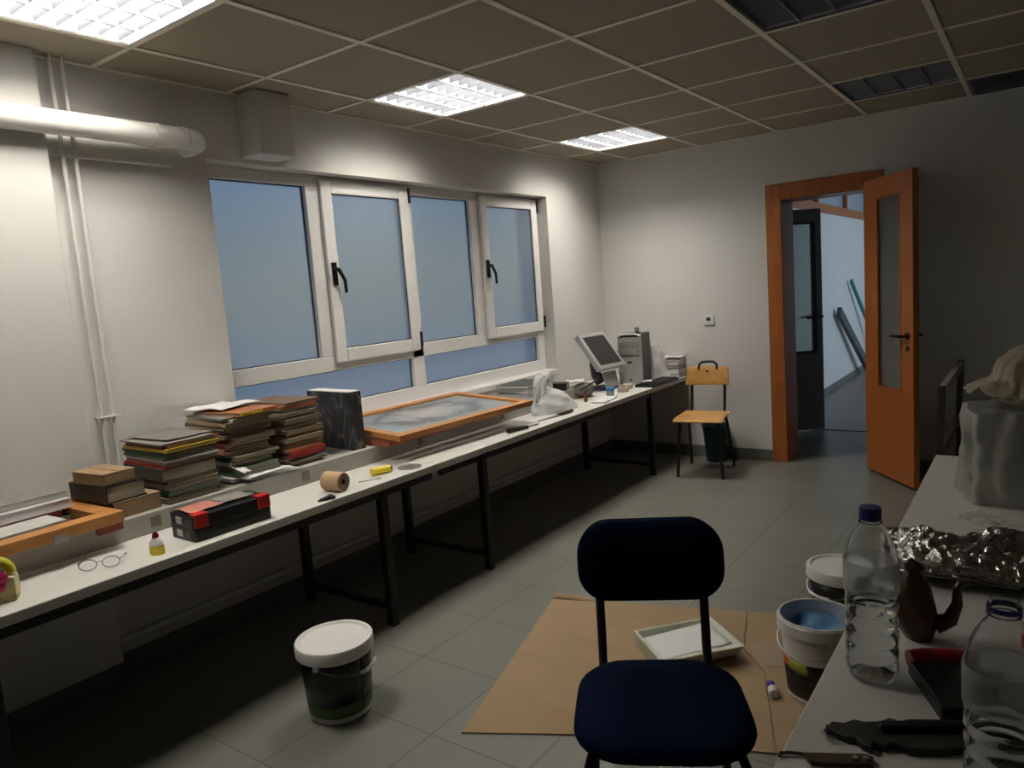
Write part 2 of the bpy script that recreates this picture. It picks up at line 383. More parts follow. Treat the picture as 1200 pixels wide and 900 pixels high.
def fixture(ix, iy, lit, label):
    cx, cy = GX + .6 * ix + .3, .6 * iy + .3
    t = thing('ceiling_light' , label, 'ceiling light', (cx, cy, H), 0)
    w = .285
    g = G()
    g.bb(-w - .008, -w, -w, w, .0, .105); g.bb(w, w + .008, -w, w, .0, .105); g.bb(-w, w, -w - .008, -w, .0, .105); g.bb(-w, w, w, w + .008, .0, .105)
    g.bb(-w - .008, w + .008, -w - .008, w + .008, .105, .113)
    g.obj('housing', 'housing', t)
    g = G()
    for (a, b, c, d) in ((-.299, -.283, -.299, .299), (.283, .299, -.299, .299), (-.283, .283, -.299, -.283), (-.283, .283, .283, .299)): g.bb(a, b, c, d, -.004, .004)
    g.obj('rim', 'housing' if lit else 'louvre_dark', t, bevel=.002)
    for k in range(4):
        x = -.213 + .142 * k
        g = G(); g.cyl((x, -.27, .075), (x, .27, .075), .013, n=12)
        g.obj('tube', 'tube' if lit else 'tube_off', t, smooth=40)
    def vee(half_top, half_bot, z0, z1, length, axis, pos):
        p = [(-half_bot, z0), (half_bot, z0), (half_top, z1), (-half_top, z1)]
        l = length / 2
        if axis == 'y': vs = [(pos + a, -l, b) for a, b in p] + [(pos + a, l, b) for a, b in p]
        else: vs = [(-l, pos + a, b) for a, b in p] + [(l, pos + a, b) for a, b in p]
        return vs, [(0, 1, 2, 3), (7, 6, 5, 4), (0, 4, 5, 1), (1, 5, 6, 2), (2, 6, 7, 3), (3, 7, 4, 0)]
    g = G()
    for k in range(5): g.add(*vee(.014, .004, .0, .05, .566, 'y', -.284 + .142 * k))
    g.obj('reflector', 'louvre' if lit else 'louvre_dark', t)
    g = G()
    for k in range(8): g.add(*vee(.014, .001, .004, .036, .566, 'x', -.2475 + .0707 * k))
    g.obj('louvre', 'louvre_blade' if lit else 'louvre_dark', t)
    if lit:
        ld = bpy.data.lights.new('fluorescent_light', 'AREA'); ld.shape = 'SQUARE'; ld.size = .55; ld.energy = LAMP; ld.color = (1.0, .94, .83)
        lo = bpy.data.objects.new('fluorescent_light', ld); COL.objects.link(lo); lo.parent = t; lo.location = (0, 0, .092)
    return t
LAMP = 50.0
fixture(0, 0, True, 'nearest lit ceiling light, cut by the top left corner of the photo')
fixture(0, 3, True, 'lit square ceiling light above the middle of the window')
fixture(0, 6, True, 'farthest lit ceiling light, near the room corner')
fixture(3, 3, False, 'dark unlit ceiling light cut by the top edge of the photo')
fixture(3, 6, False, 'dark unlit ceiling light closest to the end wall')
g = G(); x0 = GX + .6 * 4; g.bb(x0 + .02, x0 + .58, 4.22, 4.73, H - .004, H + .004)
for k in range(10): g.box((x0 + .3, 4.25 + .05 * k, H - .006), (.54, .03, .003), (radians(25), 0, 0))
tag(g.obj('ceiling_vent', 'louvre_dark'), 'dark slatted ceiling panel touching the end wall, right of the unlit light', 'ceiling vent')

# ------------------------------------------------------------------ window
win = bpy.data.objects.new('window_1', None); COL.objects.link(win); struct(win, 'long white window with frosted panes')
xw = -.10
def frame_bars(g, y0, y1, z0, z1, w, x0, x1):
    g.bb(x0, x1, y0, y0 + w, z0, z1); g.bb(x0, x1, y1 - w, y1, z0, z1)
    g.bb(x0, x1, y0 + w, y1 - w, z0, z0 + w); g.bb(x0, x1, y0 + w, y1 - w, z1 - w, z1)
g = G()
fy = [(1.063, 1.12), (1.69, 1.80), (2.405, 2.505), (3.09, 3.20), (3.83, 3.92)]
X0, X1 = xw - .05, xw
g.bb(X0, X1, 1.063, 1.12, WZ0, WZ1); g.bb(X0, X1, 3.83, 3.92, WZ0, WZ1)
g.bb(X0, X1, 1.12, 3.83, 2.11, WZ1); g.bb(X0, X1, 1.12, 3.83, 1.10, 1.185); g.bb(X0, X1, 1.12, 3.83, WZ0, .915)
g.bb(X0, X1, 2.405, 2.505, .915, 2.11); g.bb(X0, X1, 1.69, 1.80, 1.185, 2.11); g.bb(X0, X1, 3.09, 3.20, 1.185, 2.11)
g.obj('frame', 'pvc', win, bevel=.004)
def pane(y0, y1, z0, z1, x, parent):
    g = G(); g.bb(x - .006, x, y0, y1, z0, z1); p = g.obj('pane', 'frosted', parent)
    g = G(); frame_bars(g, y0 - .002, y1 + .002, z0 - .002, z1 + .002, .007, x - .008, x + .002); g.obj('gasket', 'gasket', parent)
pane(1.12, 1.69, 1.185, 2.11, xw - .03, win); pane(2.505, 3.09, 1.185, 2.11, xw - .03, win)
pane(1.12, 2.405, .915, 1.10, xw - .03, win); pane(2.505, 3.83, .915, 1.10, xw - .03, win)
for (y0, y1) in ((1.775, 2.458), (3.178, 3.888)):
    g = G(); frame_bars(g, y0, y1, 1.145, 2.15, .075, xw, xw + .025)
    s = g.obj('sash', 'pvc', win, bevel=.006)
    pane(y0 + .075, y1 - .075, 1.22, 2.075, xw + .012, s)
    g = G(); g.bb(xw + .025, xw + .036, y0 + .02, y0 + .052, 1.575, 1.70)
    g.cyl((xw + .03, y0 + .036, 1.66), (xw + .062, y0 + .036, 1.66), .011)
    g.tube([(xw + .058, y0 + .036, 1.665), (xw + .062, y0 + .05, 1.64), (xw + .062, y0 + .075, 1.60), (xw + .06, y0 + .08, 1.53)], [.012, .011, .010, .009], 10)
    g.obj('handle', 'black', s, bevel=.003, smooth=40, label='black window handle')
    for z in (1.215, 2.10):
        g = G(); g.cyl((xw + .028, y1 + .006, z - .045), (xw + .028, y1 + .006, z + .045), .009, n=10); g.obj('hinge', 'black', s, smooth=40, label='black hinge')
g = G(); g.bb(-.14, .012, WY0, WY1, WZ0 - .02, WZ0 + .02); g.obj('window_sill', 'white_paint', win, bevel=.005)

# ------------------------------------------------------------------ door
door = bpy.data.objects.new('door_1', None); COL.objects.link(door); struct(door, 'orange wood door with tall obscure pane, standing open')
g = G()
cw = .085
g.bb(DX0 - cw, DX0 + .03, D - .02, D + TW + .02, 0, DZ + .09); g.bb(DX1 - .03, DX1 + cw, D - .02, D + TW + .02, 0, DZ + .09); g.bb(DX0 + .03, DX1 - .03, D - .02, D + TW + .02, DZ - .03, DZ + .09)
g.obj('door_frame', 'orange_wood', door, bevel=.006)
lw = .585; lh0, lh1 = .015, 2.035
leaf = bpy.data.objects.new('door_leaf', None); COL.objects.link(leaf); leaf.parent = door
ang = math.atan2(-.465, .359)
leaf.location = (2.125, D - .03, 0); leaf.rotation_euler = (0, 0, ang)
gx0, gx1, gz0, gz1 = .162, .452, .625, 1.91
def leaf_board(g, w, z0, z1, gx0, gx1, gz0, gz1, t):
    g.bb(0, gx0, -t, 0, z0, z1); g.bb(gx1, w, -t, 0, z0, z1); g.bb(gx0, gx1, -t, 0, z0, gz0); g.bb(gx0, gx1, -t, 0, gz1, z1)
g = G(); leaf_board(g, lw, lh0, lh1, gx0, gx1, gz0, gz1, .038)
g.obj('leaf_board', 'orange_wood', leaf)
g = G()
for (a, b, c, d) in ((gx0, gx0 + .014, gz0, gz1), (gx1 - .014, gx1, gz0, gz1), (gx0 + .014, gx1 - .014, gz0, gz0 + .014), (gx0 + .014, gx1 - .014, gz1 - .014, gz1)): g.bb(a, b, -.042, .004, c, d)
g.obj('glazing_bead', 'orange_wood', leaf, bevel=.002)
g = G(); g.bb(gx0 + .014, gx1 - .014, -.022, -.016, gz0 + .014, gz1 - .014); g.obj('pane', 'door_glass', leaf)
for sgn, y in ((-1, -.038), (1, 0)):
    g = G(); g.cyl((lw - .06, y, 1.0), (lw - .06, y + sgn * .008, 1.0), .024); g.cyl((lw - .06, y, 1.0), (lw - .06, y + sgn * .05, 1.0), .009)
    g.tube([(lw - .06, y + sgn * .048, 1.0), (lw - .10, y + sgn * .05, 1.0), (lw - .175, y + sgn * .046, .997)], [.011, .010, .008])
    g.cyl((lw - .06, y, .92), (lw - .06, y + sgn * .006, .92), .016)
    g.obj('handle', 'black', leaf, smooth=40, label='black lever handle')

# ------------------------------------------------------------------ rooms beyond the doorway
g = G()
g.bb(.88, 1.02, D + TW, 12, 0, 2.75)
g.bb(2.95, 3.1, D + TW, 6.2, 0, 2.75); g.bb(5.2, 5.4, 6.0, 12.2, 0, 2.75); g.bb(2.0, 5.4, 6.0, 6.2, 0, 2.75); g.bb(.88, 5.4, 12, 12.2, 0, 2.75)  # unseen cross wall lengthened to keep daylight off the door jamb
struct(g.obj('wall_corridor', 'wall_back'), 'white walls beyond the doorway, with an unseen partition lengthened to block light')
g = G(); g.bb(1.02, 1.08, 6.2, 12, 0, 2.09); struct(g.obj('trim_7', 'white_paint'), 'white partition seen through the doorway')
g = G(); g.bb(.88, 5.4, D + TW, 12.2, 2.62, 2.75); struct(g.obj('ceiling_corridor', 'wall_back'))
g = G(); g.bb(1.0, 5.2, 6.02, 12, 0, .006); struct(g.obj('floor_corridor', 'corr_floor'), 'brown grey floor of the far room')
g = G(); g.bb(1.0, 1.05, 5.6, 5.72, 0, 2.62); struct(g.obj('trim_8', 'dark_wood'))
w2 = bpy.data.objects.new('window_2', None); COL.objects.link(w2); struct(w2, 'row of transom panes above the far partition')
g = G(); g.bb(1.02, 1.10, 6.2, 12, 2.085, 2.185); g.bb(1.02, 1.10, 6.2, 12, 2.53, 2.62)
for y in (6.25, 7.75, 9.25, 10.75): g.bb(1.02, 1.10, y - .04, y + .04, 2.185, 2.53)
g.obj('frame', 'orange_wood', w2, bevel=.003)
g = G(); g.bb(1.045, 1.052, 6.2, 12, 2.185, 2.53); g.obj('pane', mat('transom_glass', (.35, .42, .48), .15), w2)
g = G(); g.bb(1.08, 1.09, 6.2, 12, 0.006, .08); struct(g.obj('baseboard_corridor', 'baseboard'))
d2 = bpy.data.objects.new('door_2', None); COL.objects.link(d2); struct(d2, 'dark glazed door standing open beyond the doorway')
d2.location = (1.06, 5.67, 0); d2.rotation_euler = (0, 0, math.atan2(.41, .41))
g = G(); leaf_board(g, .59, .012, 1.995, .19, .53, .72, 1.88, .038); g.obj('door_leaf', 'dark_wood', d2, bevel=.002)
g = G(); frame_bars2 = [(.19, .205, .72, 1.88), (.505, .53, .72, 1.88), (.205, .505, .72, .735), (.205, .505, 1.865, 1.88)]
for (a, b, c, d) in frame_bars2: g.bb(a, b, -.043, .004, c, d)
g.obj('glazing_bead', 'black', d2)
g = G(); g.bb(.205, .505, -.022, -.016, .735, 1.865); g.obj('pane', 'door_glass', d2)
g = G(); g.cyl((.56, -.038, 1.04), (.56, -.09, 1.04), .01); g.tube([(.56, -.086, 1.04), (.48, -.09, 1.04), (.41, -.086, 1.035)], .01); g.cyl((.56, 0, 1.04), (.56, .05, 1.04), .01); g.tube([(.56, .046, 1.04), (.48, .05, 1.04), (.42, .046, 1.035)], .01)
g.obj('handle', 'black', d2, smooth=40)
def lean(label, p0, p1, w, th, material):
    p0 = Vector(p0); p1 = Vector(p1); d = p1 - p0
    g = G(); g.box((0, 0, d.length / 2), (w, th, d.length)); o = g.obj('plank', material, bevel=.002)
    o.location = p0; o.rotation_euler = d.to_track_quat('Z', 'Y').to_euler(); return tag(o, label, 'plank')
lean('wide dark plank leaning on the white partition beyond the doorway', (1.22, 9.86, .05), (1.14, 8.47, .94), .05, .11, 'plank')
lean('thin green strip leaning on the white partition beyond the doorway', (1.24, 10.9, .02), (1.13, 9.25, 1.28), .03, .05, 'plank_green')

# ------------------------------------------------------------------ pipes, sockets on the walls
t = thing('wall_pipe', 'thick white pipe running along the wall below the ceiling at left', 'pipe', (.14, 0, 2.213))
g = G(); g.cyl((0, YF + .02, 0), (0, .87, 0), .045, n=24); g.obj('pipe', 'pipe', t, smooth=40)
g = G(); g.cyl((0, .855, 0), (0, .875, 0), .049, n=24)
g.tube([(0, .875, 0), (-.005, .905, 0), (-.022, .935, 0), (-.05, .955, 0), (-.085, .962, 0), (-.14, .962, 0)], .046, 20)
g.obj('elbow', 'pipe', t, smooth=40)
for y in (-.5, .75):
    g = G(); g.cyl((0, y - .012, 0), (0, y + .012, 0), .048, n=24); g.bb(-.14, -.03, y - .008, y + .008, -.01, .01); g.obj('bracket', 'pipe', t, smooth=40)
for k, y in enumerate((.425, .470)):
    g = G(); g.cyl((.044, y, ZL), (.044, y, H), .0075, n=12)
    o = g.obj('conduit', 'white_paint', smooth=40)
    tag(o, ['left of the two thin white vertical conduits behind the stacked books', 'right of the two thin white vertical conduits behind the stacked books'][k], 'conduit', 'thin conduits on the window wall')
    g = G(); g.cyl((.044, y, 1.075), (.044, y, 1.10), .011, n=12); g.bb(0, .04, y - .006, y + .006, 1.082, 1.093); g.obj('clamp', 'white_paint', o)
g = G(); g.bb(.055, .062, .40, .50, 1.086, 1.094); g.obj('clamp_bar', 'white_paint', o, bevel=.002)
t = thing('wall_socket', 'small white socket plate on the end wall beside the doorway', 'socket', (.94, D, 1.123))
g = G(); g.bb(-.042, .042, -.012, 0, -.04, .04); g.obj('plate', 'pvc', t, bevel=.004)
g = G(); g.bb(-.02, .012, -.016, -.011, -.005, .022); g.obj('insert', 'dark_grey', t, bevel=.002)
g = G(); g.bb(-.13, .10, -.006, 0, -.075, .075); o = g.obj('trim_9', 'wall_back', bevel=.003); o.location = (.22, D, 2.14)
struct(o, 'painted over cover plate high on the end wall near the corner')

# ------------------------------------------------------------------ long tables along the window wall
def work_table(x0, x1, y0, y1, legs, label, label_group=None, xl0=.13, xl1=.72, apron=True):
    t = thing('work_table', label, 'table', ((x0 + x1) / 2, (y0 + y1) / 2, 0), 0, label_group)
    cx, cy = (x0 + x1) / 2, (y0 + y1) / 2
    g = G(); g.bb(x0 - cx, x1 - cx, y0 - cy, y1 - cy, ZT - .034, ZT); g.obj('tabletop', 'table_white', t, bevel=.003)
    g = G()
    for x in (xl0, xl1): g.bb(x - .012 - cx, x + .012 - cx, y0 + .03 - cy, y1 - .03 - cy, ZT - .068, ZT - .034)
    for y in legs: g.bb(xl0 - cx, xl1 - cx, y - .012 - cy, y + .012 - cy, ZT - .068, ZT - .034)
    g.obj('apron', 'black_steel', t)
    for y in legs:
        for x in (xl0, xl1):
            g = G(); g.bb(x - .02 - cx, x + .02 - cx, y - .02 - cy, y + .02 - cy, 0, ZT - .036); g.obj('leg', 'black_steel', t, bevel=.004)
        g = G(); g.bb(xl0 - cx, xl1 - cx, y - .012 - cy, y + .012 - cy, .075, .10); g.obj('stretcher', 'black_steel', t)
    return t
work_table(.10, .743, -1.6, 1.615, (-.28, 1.256), 'long white work table under the books, nearest the camera on the window side', xl0=.14)
work_table(.012, .743, 1.618, D - .012, (1.987, 4.048), 'long white work table carrying the computer, reaching the end wall', xl0=.14)
work_table(2.757, 3.62, -.9, 2.445, (-.6, 2.1), 'white work table at right carrying the water bottles', xl0=2.84, xl1=3.54)

# ------------------------------------------------------------------ magazines, books, cartons
def magazine(x, y, z, w, d, t, col, rz, label, group, name='magazine', cat='magazine', pages='paper', spine='-y'):
    r = thing(name, label, cat, (x, y, z), rz, group)
    c = .0012 if t < .02 else .0025
    g = G()
    g.bb(-w / 2, w / 2, -d / 2, d / 2, 0, c); g.bb(-w / 2, w / 2, -d / 2, d / 2, t - c, t)
    if spine == '-y': g.bb(-w / 2, w / 2, -d / 2, -d / 2 + c, c, t - c)
    elif spine == '+x': g.bb(w / 2 - c, w / 2, -d / 2, d / 2, c, t - c)
    elif spine == '-x': g.bb(-w / 2, -w / 2 + c, -d / 2, d / 2, c, t - c)
    g.obj('cover', colmat(col) if not isinstance(col, str) else col, r)
    g = G(); e = .003
    g.bb(-w / 2 + e, w / 2 - e, -d / 2 + e, d / 2 - e, c, t - c); g.obj('pages', pages, r)
    return r
CN = {'red': (.34, .022, .02), 'dark red': (.16, .02, .018), 'yellow': (.75, .55, .04), 'green': (.10, .20, .10), 'dark green': (.035, .07, .045), 'black': (.012, .012, .012),
      'tan': (.36, .27, .17), 'cream': (.46, .41, .32), 'grey': (.24, .23, .21), 'brown': (.16, .10, .06), 'orange': (.36, .13, .045), 'white': (.58, .57, .54), 'teal': (.05, .14, .15), 'pink': (.50, .20, .16), 'dark grey': (.07, .07, .065)}
ORD = ['first', 'second', 'third', 'fourth', 'fifth', 'sixth', 'seventh', 'eighth', 'ninth', 'tenth', 'eleventh', 'twelfth', 'thirteenth', 'fourteenth', 'fifteenth', 'sixteenth', 'seventeenth', 'eighteenth', 'nineteenth', 'twentieth', 'twenty-first', 'twenty-second', 'twenty-third', 'twenty-fourth']
def stack(cx, cy, w, d, z, items, where, group, jit=.010, spine='-y', rot=.03, lean=(0, 0)):
    n = len(items); top = z
    for k, (cn, t, *o) in enumerate(items):
        sp = o[0] if o else spine
        ww = w * random.uniform(.90, 1.0); dd = d * random.uniform(.92, 1.0)
        x = cx + (w - ww) * .45 + random.uniform(-jit, jit) * .6 + lean[0] * (z - ZL); y = cy - (d - dd) * .45 + random.uniform(-jit, jit) * .6 + lean[1] * (z - ZL)
        pos = 'topmost' if k == n - 1 else 'lowest' if k == 0 else ORD[n - 1 - k] + ' from the top'
        magazine(x, y, z, ww, dd, t, CN[cn], random.uniform(-rot, rot), '%s magazine, %s of the %s' % (cn, pos, where), group, spine=sp)
        z += t + .0004
    return z
s1 = [('cream', .012, '-x'), ('cream', .011, '-x'), ('dark green', .016), ('teal', .020), ('tan', .017, '-x'), ('black', .014), ('dark grey', .048, '-y'), ('red', .013), ('grey', .009), ('white', .006), ('green', .012), ('dark green', .011), ('black', .009), ('yellow', .013), ('dark red', .015), ('grey', .006)]
z1 = stack(.225, .592, .33, .235, ZL, s1, 'left magazine stack beside the cartons', 'magazines in the left stack', jit=.016, rot=.05)
s2 = [('cream', .012, '-x'), ('white', .014), ('teal', .016), ('green', .018), ('pink', .012), ('grey', .014), ('dark green', .013), ('cream', .011, '-x'), ('green', .013), ('pink', .010), ('tan', .012), ('dark red', .020), ('brown', .022), ('tan', .012, '-x'), ('grey', .015), ('cream', .010), ('brown', .016, '-x'), ('tan', .014), ('cream', .012), ('grey', .008)]
z2 = stack(.20, .885, .32, .225, ZL, s2, 'middle magazine stack under the window corner', 'magazines in the middle stack', jit=.026, rot=.08)
s3 = [('white', .012, '-x'), ('grey', .014, '-x'), ('white', .010, '-x'), ('red', .020, '+x'), ('red', .016, '+x'), ('orange', .014, '+x'), ('tan', .015, '-x'), ('orange', .012, '+x'), ('tan', .018, '-x'), ('brown', .014, '-x'), ('tan', .022, '-x'), ('cream', .014, '-x'), ('tan', .020, '-x'), ('grey', .014, '-x'), ('tan', .016, '-x'), ('cream', .012, '-x'), ('grey', .018, '+x'), ('orange', .014, '+x'), ('brown', .014, '+x')]
z3 = stack(.195, 1.155, .33, .21, ZL, s3, 'right magazine stack beside the marbled binder', 'magazines in the right stack', jit=.020, rot=.06)
# topmost two: one magazine with a printed yellow title, pale sheets
m = magazine(.235, .90, z2, .30, .21, .016, CN['orange'], .10, 'orange magazine with a yellow title, lying on top of the middle stack', 'magazines in the middle stack', spine='+x')
g = G(); g.bb(.149, .1515, -.10, .02, .002, .0145); pl = g.obj('title_strip', 'yellow', m, label='yellow title strip')
cu = bpy.data.curves.new('title', 'FONT'); cu.body = 'Agua'; cu.size = .02; cu.extrude = .0004
tmp = bpy.data.objects.new('title_tmp', cu); COL.objects.link(tmp)
me = bpy.data.meshes.new_from_object(tmp.evaluated_get(bpy.context.evaluated_depsgraph_get())); bpy.data.objects.remove(tmp)
me.materials.append(M['brown_dark']); o = bpy.data.objects.new('title', me); COL.objects.link(o); o.parent = pl
o.location = (.1520, -.085, .002); o.rotation_euler = (pi / 2, 0, pi / 2)
def sheet(name, label, cat, loc, w, d, rz, amp, material, group=None, seed=0, lift=.002, solid=.0008, tilt=(0, 0)):
    g = G(); g.grid(lambda u, v: ((u - .5) * w, (v - .5) * d, lift + amp * (.5 + .5 * nz(u * 2.2 + seed, v * 2.2, seed * 1.7)) + (u - .5) * tilt[0] + (v - .5) * tilt[1]), 14, 14)
    o = g.obj(name, material, smooth=60, solid=solid); o.location = loc; o.rotation_euler = (0, 0, rz)
    return tag(o, label, cat, group)
sheet('paper_sheet', 'pale grey paper lying loose on top of the middle stack of magazines', 'paper', (.14, .90, z2 + .0175), .22, .24, .25, .018, 'paper_white', seed=3)
sheet('paper_sheet', 'grey paper lying on top of the left stack of magazines', 'paper', (.22, .60, z1 + .001), .28, .20, .06, .006, 'fabric_grey', seed=5)
sheet('paper_sheet', 'curled white paper sticking out low from the middle stack of magazines', 'paper', (.375, .80, ZL + .052), .07, .05, .4, .02, 'paper_white', seed=8, tilt=(-.03, 0))
for k in range(4):
    sheet('paper_sheet', ['lowest', 'second lowest', 'second highest', 'topmost'][k] + ' of the loose white papers on the ledge in front of the middle stack', 'paper', (.315 + .006 * k, .97 - .02 * k, ZL + .0135 + .005 * k) if False else (.372, .955 - .015 * k, ZL + .001 + .006 * k), .075, .24, -.08 + .05 * k, .004, 'paper_white', group='loose papers on the ledge', seed=10 + k)
# cartons and books left of the stacks
def carton(label, x, y, z, w, d, h, rz, material, name='carton', cat='carton'):
    t = thing(name, label, cat, (x, y, z), rz)
    g = G(); g.bb(-w / 2, w / 2, -d / 2, d / 2, 0, h - .004); g.obj('body', material, t, bevel=.003)
    g = G(); g.bb(-w / 2 - .001, w / 2 + .001, -d / 2 - .001, -.003, h - .004, h); g.bb(-w / 2 - .001, w / 2 + .001, .003, d / 2 + .001, h - .004, h); g.obj('flap', material, t)
    return t
carton('flat brown carton, lowest of the small pile beside the orange frame', .225, .352, ZL, .31, .18, .062, .04, 'cardboard_brown')
t = thing('book', 'thick black book with pale pages between two brown cartons', 'book', (.245, .325, ZL + .063), .05)
g = G(); g.bb(-.13, .13, -.08, .07, 0, .005); g.bb(-.13, .13, -.08, .07, .058, .063); g.bb(-.13, .13, -.08, -.075, .005, .058); g.obj('cover', 'black', t, bevel=.001)
g = G(); g.bb(-.125, .125, -.075, .065, .005, .058); g.obj('pages', 'paper', t)
carton('small brown carton on top of the black book', .262, .305, ZL + .127, .20, .12, .045, .10, 'cardboard_brown')
# orange screen frame at left with books in it
def wooden_frame(name, label, corner, u, v, W, L, rail, h, material, tilt_z=0, cat='frame', group=None):
    # corner = near corner; local x along v (depth), local y along u (length)
    t = thing(name, label, cat, corner, 0, group)
    return t
t = thing('wooden_frame', 'orange wooden frame at far left with notebooks lying in it', 'frame', (.235, -.33, ZL), radians(1.5))
W, L, rl, hh = .52, 1.16, .066, .040
for nm, b in (('rail', (W / 2 - rl, W / 2, -L / 2, L / 2)), ('rail', (-W / 2, -W / 2 + rl, -L / 2, L / 2)), ('rail', (-W / 2 + rl, W / 2 - rl, L / 2 - rl, L / 2)), ('rail', (-W / 2 + rl, W / 2 - rl, -L / 2, -L / 2 + rl))):
    g = G(); g.bb(*b, .014, .014 + hh); g.obj(nm, 'frame_wood', t, bevel=.002)
g = G(); g.bb(W / 2 - .03, W / 2 - .005, L / 2 - .09, L / 2 - .005, -.012, .014); g.bb(-W / 2 + .01, -W / 2 + .05, L / 2 - .05, L / 2 - .01, 0, .014); g.bb(-W / 2 + .01, -W / 2 + .05, -L / 2 + .01, -L / 2 + .05, 0, .014); g.bb(.12, .16, -L / 2 + .01, -L / 2 + .05, 0, .014); g.bb(.12, .16, L / 2 - .05, L / 2 - .01, 0, .014)
g.obj('foot', 'red_wood', t)
g = G(); g.bb(W / 2 - .03, W / 2 + .006, L / 2 - .24, L / 2 - .19, .008, .022); g.bb(W / 2, W / 2 + .007, L / 2 - .235, L / 2 - .195, .018, .034); g.obj('clip', 'steel', t, bevel=.002, label='metal clip on the front rail')
nb = 'notebooks in the orange frame'
zz = ZL + .0
for k, (cn, h, x, y, w, d, rz, lab) in enumerate([('green', .030, .15, -.03, .20, .42, .02, 'green covered notebook, lowest of the pile inside the orange frame'), ('dark red', .026, .15, -.05, .19, .40, .05, 'red covered notebook in the middle of the pile inside the orange frame'), ('white', .034, .145, -.02, .19, .42, .03, 'white notebook second from top inside the orange frame'), ('grey', .022, .125, -.01, .15, .42, .0, 'grey topmost notebook of the pile inside the orange frame')]):
    magazine(x, y, zz, w, d, h, CN[cn], rz, lab, nb, name='notebook', cat='notebook', pages='paper_white', spine='-x' if k != 1 else '+x'); zz += h + .0005
magazine(.33, -.05, ZL, .15, .40, .030, CN['dark red'], .04, 'dark red notebook lying alone behind the front rail of the orange frame', nb, name='notebook', cat='notebook', pages='paper_white', spine='+x')
magazine(.325, -.075, ZL + .0305, .14, .36, .024, CN['white'], .05, 'pale notebook on the lone dark red notebook inside the orange frame', nb, name='notebook', cat='notebook', pages='paper_white', spine='+x')
# binder
t = thing('binder', 'black marbled box binder standing beside the magazines', 'binder', (.205, 1.477, ZL), radians(-4))
g = G(); w, d, h = .345, .075, .288
g.bb(-w / 2, w / 2, -d / 2, -d / 2 + .004, 0, h); g.bb(-w / 2, w / 2, d / 2 - .004, d / 2, 0, h); g.bb(w / 2 - .004, w / 2, -d / 2 + .004, d / 2 - .004, 0, h); g.obj('cover', 'marble_paper', t, bevel=.0015)
g = G(); g.bb(-w / 2 + .006, w / 2 - .006, -d / 2 + .004, d / 2 - .004, .006, h + .003); g.obj('pages', 'paper_white', t)
# screen frames in the middle
def screen(label, corners_z, cx, cy, W, L, rz, tilt, z, material, gauze_on, part_label=None):
    t = thing('screen_frame', label, 'frame', (cx, cy, z), rz); t.rotation_euler = (0, tilt, rz)
    r, h = .052, .030
    for b in ((W / 2 - r, W / 2, -L / 2, L / 2), (-W / 2, -W / 2 + r, -L / 2, L / 2), (-W / 2 + r, W / 2 - r, L / 2 - r, L / 2), (-W / 2 + r, W / 2 - r, -L / 2, -L / 2 + r)):
        g = G(); g.bb(*b, 0, h); g.obj('rail', material, t, bevel=.002)
    if gauze_on:
        g = G(); g.grid(lambda u, v: ((u - .5) * (W - 2 * r + .01), (v - .5) * (L - 2 * r + .01), h * .55), 2, 2); g.obj('gauze', 'mesh_screen', t, label='grey gauze with a pale printed image')
    return t
screen('reddish wooden frame lying underneath the printed screen frame', 0, .235, 2.06, .56, 1.02, radians(-1.5), 0, ZL, 'red_wood', False)
screen('large orange wooden screen frame with a grey printed image, lying under the window', 0, .295, 2.10, .62, 1.08, radians(-3), radians(3.4), ZL + .0485, 'frame_wood', True)

# ------------------------------------------------------------------ small things on the window tables
t = thing('tool_organizer', 'black organizer box with red latches on the table before the magazines', 'tool box', (.612, .548, ZT), radians(88))
g = G(); g.prism(rrect(.315, .165, .012), 0, .046); g.obj('tray', 'black', t, bevel=.002)
g = G(); g.prism(rrect(.315, .165, .012), .0465, .092); o = g.obj('lid', 'black', t, bevel=.002)
for x in (-.128, .125):
    g = G(); g.bb(x - .026, x + .026, -.090, -.0825, .05, .094); g.bb(x - .026, x + .026, -.090, -.05, .0925, .100); g.obj('latch', 'red', t, bevel=.002, label='red latch')
for k in range(2):
    for j in range(2):
        g = G(); g.bb(-.160, -.1575, -.008 + .058 * k - .055, .032 + .058 * k - .055, .012 + .046 * j, .036 + .046 * j); g.obj('label_holder', 'silver' if k == 1 else 'dark_grey', t)
for k, (x, c) in enumerate(((-.07, 'pink'), (.03, 'grey'))):
    sheet('paper_sheet', ['pinkish folded paper lying on the black organizer box', 'grey crumpled paper lying on the black organizer box'][k], 'paper', (.60, .60 if k else .47, ZT + .093), .13, .11, radians(88), .012, colmat(CN[c]), seed=20 + k)
t = thing('glue_bottle', 'small yellow glue bottle with white shoulder and red cap', 'bottle', (.665, .262, ZT), .5)
X = Matrix.Diagonal((1.25, .85, 1, 1))
g = G(); g.lathe([(.019, 0), (.021, .003), (.021, .030), (.0205, .032)], 24, X); g.obj('body', 'yellow', t, smooth=40)
g = G(); g.lathe([(.0205, .032), (.019, .045), (.012, .056), (.009, .060)], 24, X); g.obj('shoulder', 'paper_white', t, smooth=40)
g = G(); g.lathe([(.011, .058), (.011, .068), (.006, .078)], 18); g.obj('cap', 'red_dark', t, smooth=40)
